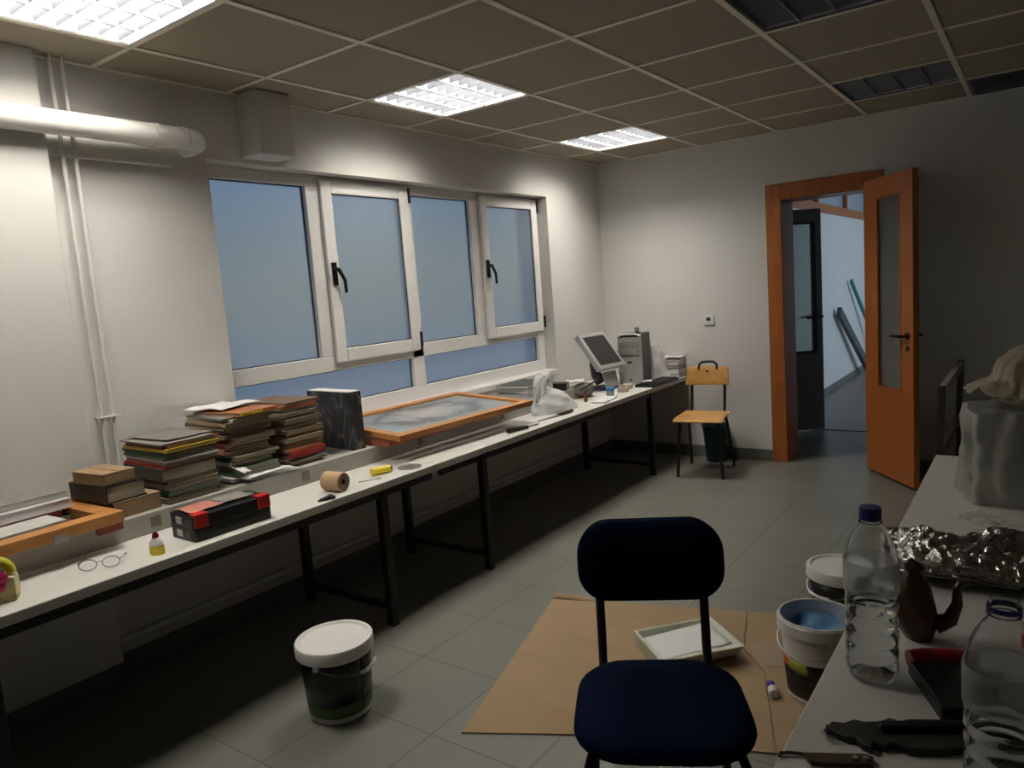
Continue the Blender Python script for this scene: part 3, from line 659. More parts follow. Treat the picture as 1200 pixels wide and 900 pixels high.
# spectacles
t = thing('spectacles', 'thin dark rimmed spectacles lying open on the near table', 'spectacles', (.625, .09, ZT), radians(55))
for sx in (-1, 1):
    ring = [(sx * .034 + .026 * cos(a), 0 + .004, .020 + .018 * sin(a)) for a in [2 * pi * k / 20 for k in range(20)]]
    g = G(); g.tube(ring, .0013, 6, True); g.obj('rim', 'dark_grey', t)
    g = G(); g.add([(x, y, z) for x, y, z in ring] + [(x, y - .001, z) for x, y, z in ring], [tuple(range(20)), tuple(range(39, 19, -1))] + [(k, (k + 1) % 20, 20 + (k + 1) % 20, 20 + k) for k in range(20)]); g.obj('lens', 'lens', t)
    g = G(); g.tube([(sx * .061, .004, .026), (sx * .066, .02, .025), (sx * .062, .10, .014), (sx * .058, .125, .003)], .0016, 6); g.obj('temple', 'dark_grey', t)
g = G(); g.tube([(-.009, .004, .024), (0, .002, .028), (.009, .004, .024)], .0013, 6); g.obj('bridge', 'dark_grey', t)
# kraft roll
t = thing('tape_roll', 'thick roll of brown kraft tape lying on the table edge', 'tape roll', (.635, 1.075, ZT + .042), 0)
g = G(); X = Euler((0, radians(90), radians(8))).to_matrix().to_4x4()
g.lathe([(.012, -.048), (.038, -.050), (.042, -.046), (.042, .046), (.038, .050)], 32, X, False, False); g.mi = 1; g.lathe([(.038, .050), (.012, .048), (.012, -.048)], 32, X, False, False); g.obj('paper', ['kraft', 'kraft_dark'], t, smooth=35)
g = G(); g.lathe([(.0118, -.049), (.0118, .049), (.009, .049), (.009, -.049), (.0118, -.049)], 24, X, False, False); g.obj('core', 'brown_dark', t, smooth=35)
g = G(); g.box((0, 0, .012), (.055, .018, .008), (0, radians(-12), 0)); g.box((.025, .004, .010), (.02, .045, .012)); g.box((-.01, 0, .004), (.05, .016, .007))
o = g.obj('clamp', 'dark_grey', bevel=.003); o.location = (.715, .955, ZT); o.rotation_euler = (0, 0, radians(70)); tag(o, 'small dark clamp lying in front of the kraft tape roll', 'clamp')
t = thing('spanner', 'slim steel key lying flat between the tape roll and the yellow tube', 'tool', (.65, 1.25, ZT), radians(62))
g = G(); g.prism(rrect(.085, .007, .003), 0, .004); g.obj('shaft', 'steel', t)
g = G(); g.lathe([(.006, 0), (.012, 0), (.012, .005), (.006, .005), (.006, 0)], 20, Matrix.Translation((.05, 0, 0)), False, False); g.obj('ring', 'steel', t, smooth=40)
t = thing('glue_tube', 'bright yellow tube lying on the table in front of the frame', 'tube', (.615, 1.37, ZT + .018), radians(75))
g = G(); g.cyl((-.052, 0, 0), (.042, 0, 0), .018, n=24); g.obj('body', 'yellow', t, bevel=.002, smooth=40)
g = G(); g.cyl((.042, 0, 0), (.052, 0, 0), .014, n=20); g.obj('cap', 'black', t, smooth=40)
t = thing('cutting_disc', 'flat grey disc with a centre hole beside the yellow tube', 'disc', (.655, 1.515, ZT), 0)
g = G(); g.lathe([(.012, 0), (.058, 0), (.058, .003), (.012, .003), (.012, 0)], 40, None, False, False); g.obj('disc', mat('disc_grit', (.16, .15, .13), .6, var=(60, .2)), t, smooth=30)
g = G(); g.lathe([(.009, 0), (.02, 0), (.02, .004), (.009, .004), (.009, 0)], 24, None, False, False); g.obj('hub', 'steel', t, smooth=30)
# dark tool
t = thing('hand_tool', 'dark handled tool lying near the table edge before the white bag', 'tool', (.675, 2.42, ZT), radians(80))
g = G(); g.tube([(-.10, 0, .017), (-.06, 0, .016), (0, 0, .013), (.06, 0, .010)], [.016, .013, .011, .009], 12); g.obj('handle', 'black', t, smooth=40)
g = G(); g.prism([(.05, -.006), (.14, -.008), (.155, 0), (.14, .008), (.05, .006)], .008, .012); g.bb(.055, .06, -.004, .004, 0, .010); g.obj('blade', 'dark_grey', t)
t = thing('paint_brush', 'slim brush with brown handle lying in front of the white bag', 'brush', (.655, 2.86, ZT), radians(84))
g = G(); g.tube([(-.20, 0, .006), (-.08, 0, .006), (0, 0, .008)], [.004, .006, .008], 10); g.obj('bristle_shaft', 'steel', t, smooth=40)
g = G(); g.tube([(0, 0, .012), (.06, 0, .012), (.15, 0, .012)], [.009, .012, .010], 10); g.obj('handle', 'brown_dark', t, smooth=40)
# white carrier bag
t = thing('carrier_bag', 'white plastic carrier bag standing with its handles up on the table', 'bag', (.52, 3.05, ZT), radians(82))
def bagfn(u, v):
    a = 2 * pi * u
    prof = (0.98, 1.06, 1.0, .86, .66, .40, .10)[min(6, int(v * 6))] if False else (1 - .82 * v ** 1.7) * (1 - v ** 6) + .02
    sx = .21 * prof * (1 + .10 * nz(cos(a) * 2, sin(a) * 2, v * 5)); sy = .085 * prof * (1 + .25 * nz(cos(a) * 2 + 7, sin(a) * 2, v * 5))
    x = sx * cos(a) - .075 * v; y = sy * sin(a)
    return (x, y, max(.001, .175 * v + .012 * nz(x * 18, y * 18, v * 4) * (v > 0)))
g = G(); g.grid(bagfn, 40, 18, True); g.f.append(tuple(range(39, -1, -1))); g.m.append(0)
g.obj('body', 'bag_white', t, smooth=70)
for x0, s in ((-.155, -.02), (-.045, .022)):
    def ear(u, v, x0=x0, s=s):
        a = pi * u; w = .022 + .014 * abs(cos(a))
        return (x0 + .042 * cos(a) + (v - .5) * w * cos(a) * 1.1, s + (v - .5) * .06 * sin(a), .08 + .175 * max(0, sin(a)) ** .6 + .006 * nz(u * 6, v * 3, x0 * 40))
    g = G(); g.grid(ear, 20, 5); g.obj('handle', 'bag_white', t, smooth=70, solid=.001)
# books at the end of the ledge
z = ZL
bk = [('white', .022, .27, .36, -.05), ('black', .014, .24, .34, .06), ('white', .036, .26, .30, -.02), ('dark grey', .020, .25, .33, .05)]
for k, (cn, t_, w, d, rz) in enumerate(bk):
    magazine(.24, 3.12, z, w, d, t_, CN[cn], rz, ['white book at the bottom of the pile behind the white bag', 'black book in the pile behind the white bag', 'thick white book in the pile behind the white bag', 'dark book on top of the pile behind the white bag'][k], 'books behind the white bag', name='book', cat='book', pages='paper_white', spine='-x'); z += t_ + .0005
magazine(.30, 3.395, ZL + .0, .20, .10, .05, CN['black'], .3, 'black folder standing askew beside the pile of books behind the white bag', 'books behind the white bag', name='book', cat='book', pages='paper', spine='-y')
# grey pouch
t = thing('cloth_pouch', 'crumpled grey cloth pouch with dark strap behind the white bag', 'pouch', (.43, 3.57, ZT), radians(70))
def pouch(u, v):
    a = 2 * pi * u; r = (1 - (2 * v - 1) ** 4 * .8) ; x = .09 * r * cos(a) * (1 + .12 * nz(cos(a) * 2, sin(a) * 2, v * 3)); y = .06 * r * sin(a) * (1 + .2 * nz(cos(a) * 2 + 4, sin(a) * 2, v * 3))
    return (x, y, max(.001, .105 * v + .016 * nz(x * 14, y * 14, v * 3 + 2)))
g = G(); g.grid(pouch, 32, 12, True); g.f += [tuple(range(31, -1, -1)), tuple(range(11 * 32, 12 * 32))]; g.m += [0, 0]; g.obj('body', 'fabric_grey', t, smooth=60)
g = G(); g.tube([(-.085, -.064, .07), (-.02, -.072, .09), (.06, -.064, .115), (.10, -.03, .118)], .008, 8); g.obj('strap', 'black', t, smooth=40)
sheet('paper_sheet', 'white crumpled paper on top of the grey cloth pouch', 'paper', (.39, 3.53, ZT + .112), .13, .10, .6, .03, 'paper_white', seed=31)
# little bottle, jar, tray
t = thing('brown_bottle', 'tiny brown bottle beside the white bag', 'bottle', (.545, 3.40, ZT), 0)
g = G(); g.lathe([(.012, 0), (.013, .003), (.013, .045), (.008, .054), (.007, .058)], 18); g.obj('body', mat('amber', (.16, .06, .02), .2), t, smooth=40)
g = G(); g.lathe([(.009, .056), (.009, .072)], 18); g.obj('cap', 'brown_dark', t, smooth=40)
t = thing('jar', 'small jar with a sky blue lid on the table in front of the monitor', 'jar', (.60, 3.66, ZT), 0)
g = G(); g.lathe([(.026, 0), (.029, .004), (.029, .040), (.026, .044)], 24); g.obj('body', mat('jar_glass', (.42, .48, .50), .15), t, smooth=40)
g = G(); g.lathe([(.031, .042), (.031, .056), (.029, .059)], 24); g.obj('lid', 'sky_blue', t, smooth=40)
g = G(); g.prism(rrect(.10, .26, .01), 0, .012); o = g.obj('white_slab', 'paper_white', bevel=.003); o.location = (.655, 3.47, ZT); o.rotation_euler = (0, 0, radians(8)); tag(o, 'flat white slab lying at the table edge beside the blue lidded jar', 'slab')
t = thing('tape_roll', 'small beige tape roll at the table edge between the jar and the keyboard', 'tape roll', (.60, 3.86, ZT), .4)
g = G(); g.lathe([(.024, 0), (.042, 0), (.042, .03), (.024, .03), (.024, 0)], 28, None, False, False); g.obj('tape', mat('beige_tape', (.48, .40, .31), .6), t, smooth=35)
g = G(); g.lathe([(.021, 0), (.0238, 0), (.0238, .03), (.021, .03), (.021, 0)], 24, None, False, False); g.obj('core', 'cardboard_brown', t, smooth=35)
sheet('paper_sheet', 'cream paper lying on the table beside the tiny brown bottle', 'paper', (.44, 3.55, ZT), .12, .20, .3, .003, 'cream', seed=40)
g = G(); g.prism(rrect(.07, .10, .006), 0, .032); o = g.obj('small_carton', mat('beige_carton', (.50, .42, .37), .7), bevel=.002); o.location = (.555, 4.02, ZT); o.rotation_euler = (0, 0, .3); tag(o, 'small beige carton lying in front of the computer tower', 'carton')
# flower ornament at far left
t = thing('flower_ornament', 'printed yellow ornament with a pink flower at the left edge of the photo', 'ornament', (.60, -.19, ZT), radians(60))
g = G(); X = Matrix.Rotation(pi / 2, 4, 'X')
g.prism(rrect(.105, .075, .012), -.03, .03, Matrix.Translation((0, 0, .0375)) @ X); g.obj('body', 'flower_box', t, bevel=.003)
ring = [(.042 * cos(a), 0, .082 + .040 * sin(a)) for a in [pi * k / 12 for k in range(13)]]
g = G(); g.tube(ring, .014, 10); g.obj('arch', 'olive_yellow', t, smooth=40)
g = G()
for k in range(5):
    a = 2 * pi * k / 5 + .3; g.lathe([(.002, -.006), (.017, -.003), (.019, 0), (.012, .005), (.002, .006)], 14, Matrix.Translation((.022 * cos(a), -.038, .072 + .022 * sin(a))) @ Matrix.Rotation(pi / 2, 4, 'X'))
fl = g.obj('flower', 'pink', t, smooth=40, label='pink flower')
g = G(); g.lathe([(.002, -.004), (.009, 0), (.002, .006)], 12, Matrix.Translation((0, -.046, .072)) @ Matrix.Rotation(pi / 2, 4, 'X')); g.obj('flower_centre', 'red_dark', fl, smooth=40)

# ------------------------------------------------------------------ computer corner
t = thing('monitor', 'silver framed flat monitor tilted back on its dark stand', 'monitor', (.365, 3.985, ZT), radians(-6))
# faces local +x
tl = radians(-37)
hd = bpy.data.objects.new('head', None); COL.objects.link(hd); hd.parent = t; hd.location = (.0, 0, .295); hd.rotation_euler = (0, tl, 0)
g = G(); W, Hh = .345, .325
pl = [(y, z) for y, z in rrect(W, Hh, .012)]
def plate(pl, x0, x1): 
    n = len(pl); return [(x0, a, b) for a, b in pl] + [(x1, a, b) for a, b in pl], [tuple(range(n)), tuple(range(2 * n - 1, n - 1, -1))] + [(i, n + i, n + (i + 1) % n, (i + 1) % n) for i in range(n)]
g.add(*plate(pl, -.03, .012)); hd_o = g.obj('bezel', 'silver', hd, bevel=.004)
g = G(); g.add(*plate(rrect(W - .07, Hh - .065, .004), .010, .0135)); g.obj('screen', 'screen', hd, label='dark unlit screen')
g = G(); g.add(*plate(rrect(W - .10, Hh - .10, .02), -.06, -.03)); g.obj('back_cover', 'dark_grey', hd, bevel=.008)
g = G(); g.tube([(-.02, 0, .05), (-.06, 0, .11), (-.075, 0, .19), (-.06, 0, .25)], [.045, .04, .035, .03], 12); g.obj('stand_neck', 'dark_grey', t, smooth=40)
g = G(); g.prism(rrect(.20, .20, .05), 0, .016); g.obj('stand_base', 'dark_grey', t, bevel=.006)
g = G(); g.box((.075, 0, .075), (.012, .17, .125), (0, radians(-14), 0)); g.obj('stand_front', 'silver', t, bevel=.004, label='grey front plate of the stand')
t = thing('computer_tower', 'silver fronted computer tower standing beside the monitor', 'computer', (.495, 4.19, ZT), radians(10))
# front faces -y
g = G(); g.bb(-.085, .10, .012, .27, .006, .395); g.obj('case', 'black', t, bevel=.004)
g = G(); g.bb(-.09, .105, 0, .012, .006, .375)
g.tube([(-.085, .006, .375), (-.06, .004, .392), (.0, .002, .398), (.06, .004, .396), (.10, .006, .38)], .01, 8)
fr = g.obj('front_panel', 'silver', t, bevel=.004, label='silver front panel')
g = G(); g.bb(-.078, .08, -.003, 0, .295, .345); g.bb(-.078, .08, -.003, 0, .235, .285); g.obj('drive_bay', 'steel', fr, bevel=.001)
g = G(); g.bb(-.08, .085, -.002, .0, .225, .232); g.bb(-.012, .022, -.003, 0, .17, .186); g.obj('slot', 'black', fr)
g = G(); g.cyl((.075, 0, .262), (.075, -.004, .262), .006); g.cyl((.01, 0, .04), (.01, -.004, .04), .008); g.obj('button', 'black', fr, smooth=40)
t = thing('webcam', 'small dark webcam sitting on the computer tower', 'webcam', (.535, 4.27, ZT + .3955), .3)
g = G(); g.prism(rrect(.055, .045, .012), 0, .010); g.obj('base', 'black', t, bevel=.002)
g = G(); g.lathe([(.004, -.021), (.015, -.016), (.021, 0), (.015, .016), (.004, .021)], 20, Matrix.Translation((0, 0, .030))); g.obj('body', 'dark_grey', t, smooth=60)
g = G(); g.cyl((0, -.017, .03), (0, -.024, .03), .010); g.obj('lens', 'silver', t, smooth=40)
t = thing('keyboard', 'black keyboard lying at the table edge before the computer tower', 'keyboard', (.672, 4.30, ZT), radians(88))
g = G(); g.prism(rrect(.45, .16, .01), 0, .018); g.obj('body', 'black', t, bevel=.003)
g = G()
for r in range(5):
    for c in range(18): g.bb(-.212 + .0238 * c, -.212 + .0238 * c + .02, -.066 + .026 * r, -.066 + .026 * r + .021, .018, .024)
g.obj('keys', 'black', t)
sheet('paper_sheet', 'small white paper lying on the black keyboard', 'paper', (.63, 4.22, ZT + .025), .07, .10, .4, .010, 'paper_white', seed=50)
# crumpled white paper bag in the corner
t = thing('paper_bag', 'white crumpled paper bag leaning between tower and paper pile', 'bag', (.57, 4.555, ZT), radians(20))
def pbag(u, v):
    a = 2 * pi * u; k = 1 - .30 * v; x = .10 * k * cos(a) * (1 + .15 * nz(cos(a) * 2, sin(a) * 2, v * 4)) - .05 * v; y = .036 * k * sin(a) * (1 + .5 * nz(cos(a) * 3, sin(a) * 3, v * 4 + 3))
    return (x, y, max(.001, .27 * v + .02 * nz(x * 14, y * 20, v * 3) + .06 * v * (cos(a) < 0)))
g = G(); g.grid(pbag, 36, 12, True); g.f.append(tuple(range(35, -1, -1))); g.m.append(0); g.obj('body', 'paper_white', t, smooth=35)
z = ZT
for k, (cn, h, w, d, rz) in enumerate([('dark grey', .030, .24, .20, .05), ('grey', .045, .25, .19, -.1), ('black', .022, .22, .18, .12), ('grey', .036, .23, .18, -.05), ('white', .018, .25, .17, .2)]):
    magazine(.535 if False else .545, 4.63 if False else 4.632, z, w * .55, d, h, CN[cn], rz, '') if False else None
    magazine(.66, 4.668, z, w * .58, d * .72, h, CN[cn], rz * .6, ['dark folder at the bottom of the paper pile in the room corner', 'thick grey folder in the lower paper pile in the room corner', 'black folder in the middle of the paper pile in the room corner', 'grey folder near the top of the paper pile in the room corner', 'white folder on top of the paper pile in the room corner'][k], 'paper pile in the room corner', name='folder', cat='folder', pages='paper_white', spine='-x'); z += h + .0005
sheet('paper_sheet', 'large white sheet sagging over the paper pile in the room corner', 'paper', (.65, 4.668, z + .002), .16, .14, .1, .022, 'paper_white', seed=60)

# ------------------------------------------------------------------ wooden school chair
t = thing('school_chair', 'orange plywood school chair with black legs beside the end of the table', 'chair', (1.055, 4.24, 0), radians(8))
def seatfn(w, d, th):
    def f(u, v):
        x = (u - .5) * w; y = (v - .5) * d
        return (x * (1 - .06 * v), y, .442 - .016 * sin(pi * v) * cos(pi * (u - .5)) - (.02 * ((.2 - v) / .2) ** 2 if v < .2 else 0))
    return f
g = G(); g.grid(seatfn(.36, .36, .01), 14, 14); g.obj('seat', 'chair_wood', t, smooth=60, solid=.012, bevel=.003)
g = G(); g.grid(lambda u, v: ((u - .5) * (.33 - .02 * v), .185 + .03 * v - .018 * (1 - (2 * u - 1) ** 2) * -1, .645 + .135 * v + .008 * (1 - (2 * u - 1) ** 2) * v), 14, 6); g.obj('backrest', 'chair_wood', t, smooth=60, solid=.012, bevel=.003)
g = G(); g.cyl((0, .19, .75), (0, .202, .75), .009); g.obj('screw', 'brown_dark', t, smooth=40)
for sx in (-1, 1):
    g = G(); g.tube([(sx * .125, .16, .425), (sx * .125, .185, .47), (sx * .125, .213, .62), (sx * .122, .232, .74)], .011); g.obj('upright', 'black_steel', t, smooth=40)
    g = G(); g.tube([(sx * .14, -.12, .425), (sx * .15, -.135, .30), (sx * .165, -.155, 0)], .0115); g.obj('leg', 'black_steel', t, smooth=40)
    g = G(); g.tube([(sx * .14, .13, .425), (sx * .15, .18, .28), (sx * .165, .265, 0)], .0115); g.obj('leg', 'black_steel', t, smooth=40)
g = G(); g.tube([(-.07, .222, .76), (-.066, .232, .80), (-.045, .238, .818), (0, .238, .822), (.045, .238, .818), (.066, .232, .80), (.07, .222, .76)], .010); g.obj('grip', 'black_steel', t, smooth=40, label='black tube grip above the backrest')
g = G()
for sx in (-1, 1): g.tube([(sx * .14, -.14, .422), (sx * .13, .17, .422)], .010)
g.tube([(-.14, -.12, .416), (.14, -.12, .416)], .010); g.tube([(-.13, .14, .416), (.13, .14, .416)], .010); g.obj('seat_frame', 'black_steel', t, smooth=40)
t = thing('waste_bin', 'dark teal waste bin on the floor behind the school chair', 'bin', (1.0, 4.635, 0), 0)
g = G(); g.lathe([(.075, 0), (.10, .28), (.107, .283), (.107, .295), (.098, .295), (.073, .01)], 28, None, True, True); g.obj('body', 'teal', t, smooth=40)

# ------------------------------------------------------------------ blue chair
t = thing('office_chair', 'navy padded chair with black frame in the foreground', 'chair', (2.352, .592, 0), radians(28.2))
def pad(name, w, d, th, z, r, X, crown=.012):
    poly = rrect(w, d, r, 8)
    g = G(); n = len(poly); vs = []; fs = []
    rings = [(.93, 0), (1.0, th * .30), (1.0, th * .62), (.955, th * .9), (.80, th + crown * .45), (.4, th + crown)]
    for s, zz in rings: vs += [(x * s, y * s, zz) for x, y in poly]
    for i in range(len(rings) - 1): fs += [(i * n + k, i * n + (k + 1) % n, (i + 1) * n + (k + 1) % n, (i + 1) * n + k) for k in range(n)]
    fs += [tuple(range(n - 1, -1, -1)), tuple((len(rings) - 1) * n + k for k in range(n))]
    g.add(vs, fs, X); return g
poly_taper = None
g = pad('seat', .425, .415, .055, 0, .13, Matrix.Translation((0, -.012, .405)))
# taper the seat towards the back
g.v = [(x * (1 - .20 * max(0, (y + .05))), y, z + .012 * max(0, -y) - .05 * max(0, -y - .13)) for x, y, z in g.v]
g.obj('seat', 'navy', t, smooth=60, sub=1)
tb = radians(80)
g = pad('backrest', .395, .222, .042, 0, .088, Matrix.Translation((0, .262, .713)) @ Matrix.Rotation(tb, 4, 'X'))
g.v = [(x, y - .06 * (x * x) / .04 * .4, z) for x, y, z in g.v]
g.obj('backrest', 'navy', t, smooth=60, sub=1)
g = pad('back_shell', .385, .212, .01, 0, .085, Matrix.Translation((0, .268, .713)) @ Matrix.Rotation(radians(-100), 4, 'X'), crown=.004); g.obj('back_shell', 'black', t, smooth=60)
for sx in (-1, 1):
    g = G(); X = None
    P = [(sx * .142, .17, .40), (sx * .142, .205, .415), (sx * .142, .232, .47), (sx * .142, .25, .60), (sx * .142, .275, .70)]
    g.tube(P, [.011, .012, .0125, .0125, .0125], 12); g.obj('upright', 'black_steel', t, smooth=40)
    for fy, fz in ((-.165, 0), (.20, 0)):
        g = G(); g.tube([(sx * .165, fy * .9, .405), (sx * .175, fy, .38), (sx * (.185), fy * 1.12, 0)], .0115, 12); g.obj('leg', 'black_steel', t, smooth=40)
g = G()
for sx in (-1, 1): g.tube([(sx * .155, -.15, .398), (sx * .155, .185, .398)], .011)
for y in (-.13, .17): g.tube([(-.16, y, .398), (.16, y, .398)], .011)
g.obj('seat_frame', 'black_steel', t, smooth=40)

# ------------------------------------------------------------------ buckets
def bucket(label, x, y, rb, rt, h, bands, rz=0, lid=True, zb=0):
    t = thing('paint_bucket', label, 'bucket', (x, y, zb), rz)
    R = lambda z: rb + (rt - rb) * z / h
    g = G(); g.lathe([(rb - .006, 0), (rb, .005), (R(h * .99), h * .99), (rt + .004, h), (rt + .004, h + .004), (rt - .003, h + .004), (rt - .004, h - .01), (rb - .004, .012)], 48, None, True, True)
    g.obj('body', bands[0], t, smooth=35)
    for (m, z0, z1, a0, a1) in bands[1]:
        g = G(); n = 40
        g.grid(lambda u, v: ((R(z0 + (z1 - z0) * v) + .0012) * cos(a0 + (a1 - a0) * u), (R(z0 + (z1 - z0) * v) + .0012) * sin(a0 + (a1 - a0) * u), z0 + (z1 - z0) * v), n, 4)
        g.obj('label', m, t, smooth=60, solid=.0006)
    if lid:
        g = G(); rl = rt + .008
        g.lathe([(rl, h - .03), (rl + .003, h - .026), (rl + .003, h + .010), (rl, h + .016), (rl - .012, h + .017), (rl - .018, h + .010), (.01, h + .009)], 48, None, False, True); g.obj('lid', 'bucket_lid', t, smooth=35, label='white lid')
    else:
        g = G(); g.lathe([(rt + .004, h - .045), (rt + .008, h - .04), (rt + .008, h - .004), (rt + .004, h), (rt - .002, h + .004)], 48, None, False, False); g.obj('collar', 'bucket_white', t, smooth=35)
        def paint(u, v):
            a = 2 * pi * u; r = (R(h * .83) - .005) * v; return (r * cos(a), r * sin(a), h - .055 + .03 * nz(r * cos(a) * 14, r * sin(a) * 14, 2) + (.02 if v > .9 else 0) * nz(a, 1, 3))
        g = G(); g.grid(paint, 40, 14, True); g.obj('paint', 'paint_blue', t, smooth=60, label='pale blue paint')
        g = G(); g.lathe([(R(h * .72) - .0045, h * .72), (rt - .0045, h)], 48, None, False, False); g.obj('inner_wall', 'bucket_inner', t, smooth=60)
    return t, R
def bail(t, R, h, z, a_mid, drop, grip=True):
    pts = []
    r = R(z) + .012
    for k in range(17):
        s = -1 + 2 * k / 16; a = a_mid + s * pi / 2
        pts.append((r * cos(a) * 1.0, r * sin(a) * 1.0, z - drop * (1 - s * s)))
    g = G(); g.tube(pts, .0018, 6); b = g.obj('bail', 'steel', t, smooth=40, label='wire bail hanging down')
    if grip:
        g = G(); g.tube(pts[6:11], .007, 8); g.obj('grip', 'bucket_lid', b, smooth=40)
    g = G()
    for s in (-1, 1):
        a = a_mid + s * pi / 2; g.cyl((R(z) * cos(a), R(z) * sin(a), z), ((R(z) + .016) * cos(a), (R(z) + .016) * sin(a), z), .010)
    g.obj('ear', 'bucket_white', t, smooth=40)
t, R = bucket('black and green paint bucket with white lid on the floor by the window tables', 1.035, .665, .112, .129, .262, ('bucket_white', [('bucket_black', .075, .255, 0, 2 * pi), ('bucket_green', .025, .0745, 0, 2 * pi)]))
bail(t, R, .262, .225, radians(20), .05)
t, R = bucket('open paint bucket with blue paint inside beside the right table', 2.492, 1.555, .102, .124, .285, ('bucket_white', [('bucket_black', .02, .115, 0, 2 * pi), ('orange', .116, .150, radians(-160), radians(-132)), ('lime', .116, .150, radians(-131.5), radians(-95)), ('bucket_black', .116, .150, radians(-94), radians(199))]), lid=False, zb=.007)
bail(t, R, .285, .235, radians(-110), .06, grip=False)
t, R = bucket('white lidded paint bucket standing behind the open bucket', 2.462, 2.06, .10, .118, .262, ('bucket_white', [('bucket_black', .02, .23, 0, 2 * pi)]), zb=.007)
bail(t, R, .262, .225, radians(-120), .05)

# ------------------------------------------------------------------ cardboard, tray, bottle on the floor
poly = [(1.529, .76), (1.885, .946), (2.10, 1.02), (2.46, 1.155), (2.285, 1.61), (2.17, 1.73), (2.076, 2.069), (1.62, 1.93), (1.50, 1.905), (1.42, 1.86), (1.234, 1.804), (1.36, 1.36)]
t = thing('cardboard_sheet', 'large brown cardboard sheet on the floor under the paint tray', 'cardboard', (0, 0, 0))
g = G(); g.prism(poly, .001, .006); g.obj('panel', 'cardboard', t, bevel=.001)
g = G(); g.prism([(2.461, 1.157), (2.80, 1.28), (2.56, 2.22), (2.30, 2.15), (2.079, 2.066), (2.173, 1.733), (2.288, 1.613)], .001, .0055); g.obj('panel', 'cardboard', t, bevel=.001)
g = G(); g.grid(lambda u, v: (1.236 + .22 * u + .0 * v, 1.806 + .062 * u + .05 * v * (1 - u * .6), .004 + .020 * (1 - (2 * v - 1) ** 2) * (1 - u) + .004 * v), 10, 6); g.obj('lifted_edge', 'cardboard_brown', t, smooth=60, solid=.003)
t = thing('paint_tray', 'white paint roller tray with pale green edge lying on the cardboard', 'paint tray', (1.995, 1.60, .006), radians(-41.5))
def rim(w0, w1, z): return [(-w0, -w1, z), (w0, -w1, z), (w0, w1, z), (-w0, w1, z)]
A, B = .125, .16
lo = [(-.105, -.14, .012), (.095, -.14, .012), (.095, .14, .03), (-.105, .14, .03)]
g = G(); vs = rim(A + .012, B + .012, .068) + rim(A, B, .070) + [(-A + .02, -B + .02, .034), (A - .05, -B + .02, .030), (A - .05, B - .02, .052), (-A + .02, B - .02, .052)]
vs = [(x, y, z) for x, y, z in vs]
out = [(-A - .004, -B - .004, .0), (A + .004 - .04, -B - .004, .0), (A + .004 - .04, B + .004, .012), (-A - .004, B + .004, .012)]
vs += out
fs = []
for k in range(4):
    j = (k + 1) % 4; fs += [(k, j, 4 + j, 4 + k), (4 + k, 4 + j, 8 + j, 8 + k), (12 + k, 12 + j, j, k)]
fs += [(8, 9, 10, 11), (15, 14, 13, 12)]
g.add(vs, fs); g.obj('tray', 'tray_green', t, bevel=.004)
g = G(); g.grid(lambda u, v: (-A + .016 + (2 * A - .055) * u, -B + .018 + (2 * B - .036) * v, .039 + .019 * v + .003 + .003 * nz(u * 5, v * 5, 1)), 12, 12); g.obj('paint', 'paint_white', t, smooth=60, solid=.003)
g = G(); g.bb(-A - .022, -A - .004, -B + .05, -B + .11, .01, .06); g.obj('clip', 'blue_cap', t, bevel=.004, label='dark blue clip')
t = thing('small_bottle', 'small white bottle with violet blue cap lying on the cardboard', 'bottle', (2.362, 1.462, .0245), radians(25))
g = G(); X = Matrix.Rotation(radians(-90), 4, 'X')
g.lathe([(.015, -.022), (.017, -.018), (.017, .012), (.010, .022), (.009, .026)], 20, X); g.obj('body', 'bucket_white', t, smooth=40)
g = G(); g.lathe([(.013, .024), (.0135, .048), (.011, .051)], 18, X); g.obj('cap', 'cap_dark_blue', t, smooth=40)
g = G(); g.grid(lambda u, v: ((u - .5) * .22, (v - .5) * .17, .008 + .028 * abs(nz(u * 3, v * 3, 5)) + .01 * abs(nz(u * 8, v * 8, 9))), 22, 18)
o = g.obj('plastic_wrapper', 'film_clear', smooth=30); o.location = (2.33, 1.74, .006); o.rotation_euler = (0, 0, .5); tag(o, 'crumpled clear plastic wrapper on the cardboard between tray and open bucket', 'wrapper')

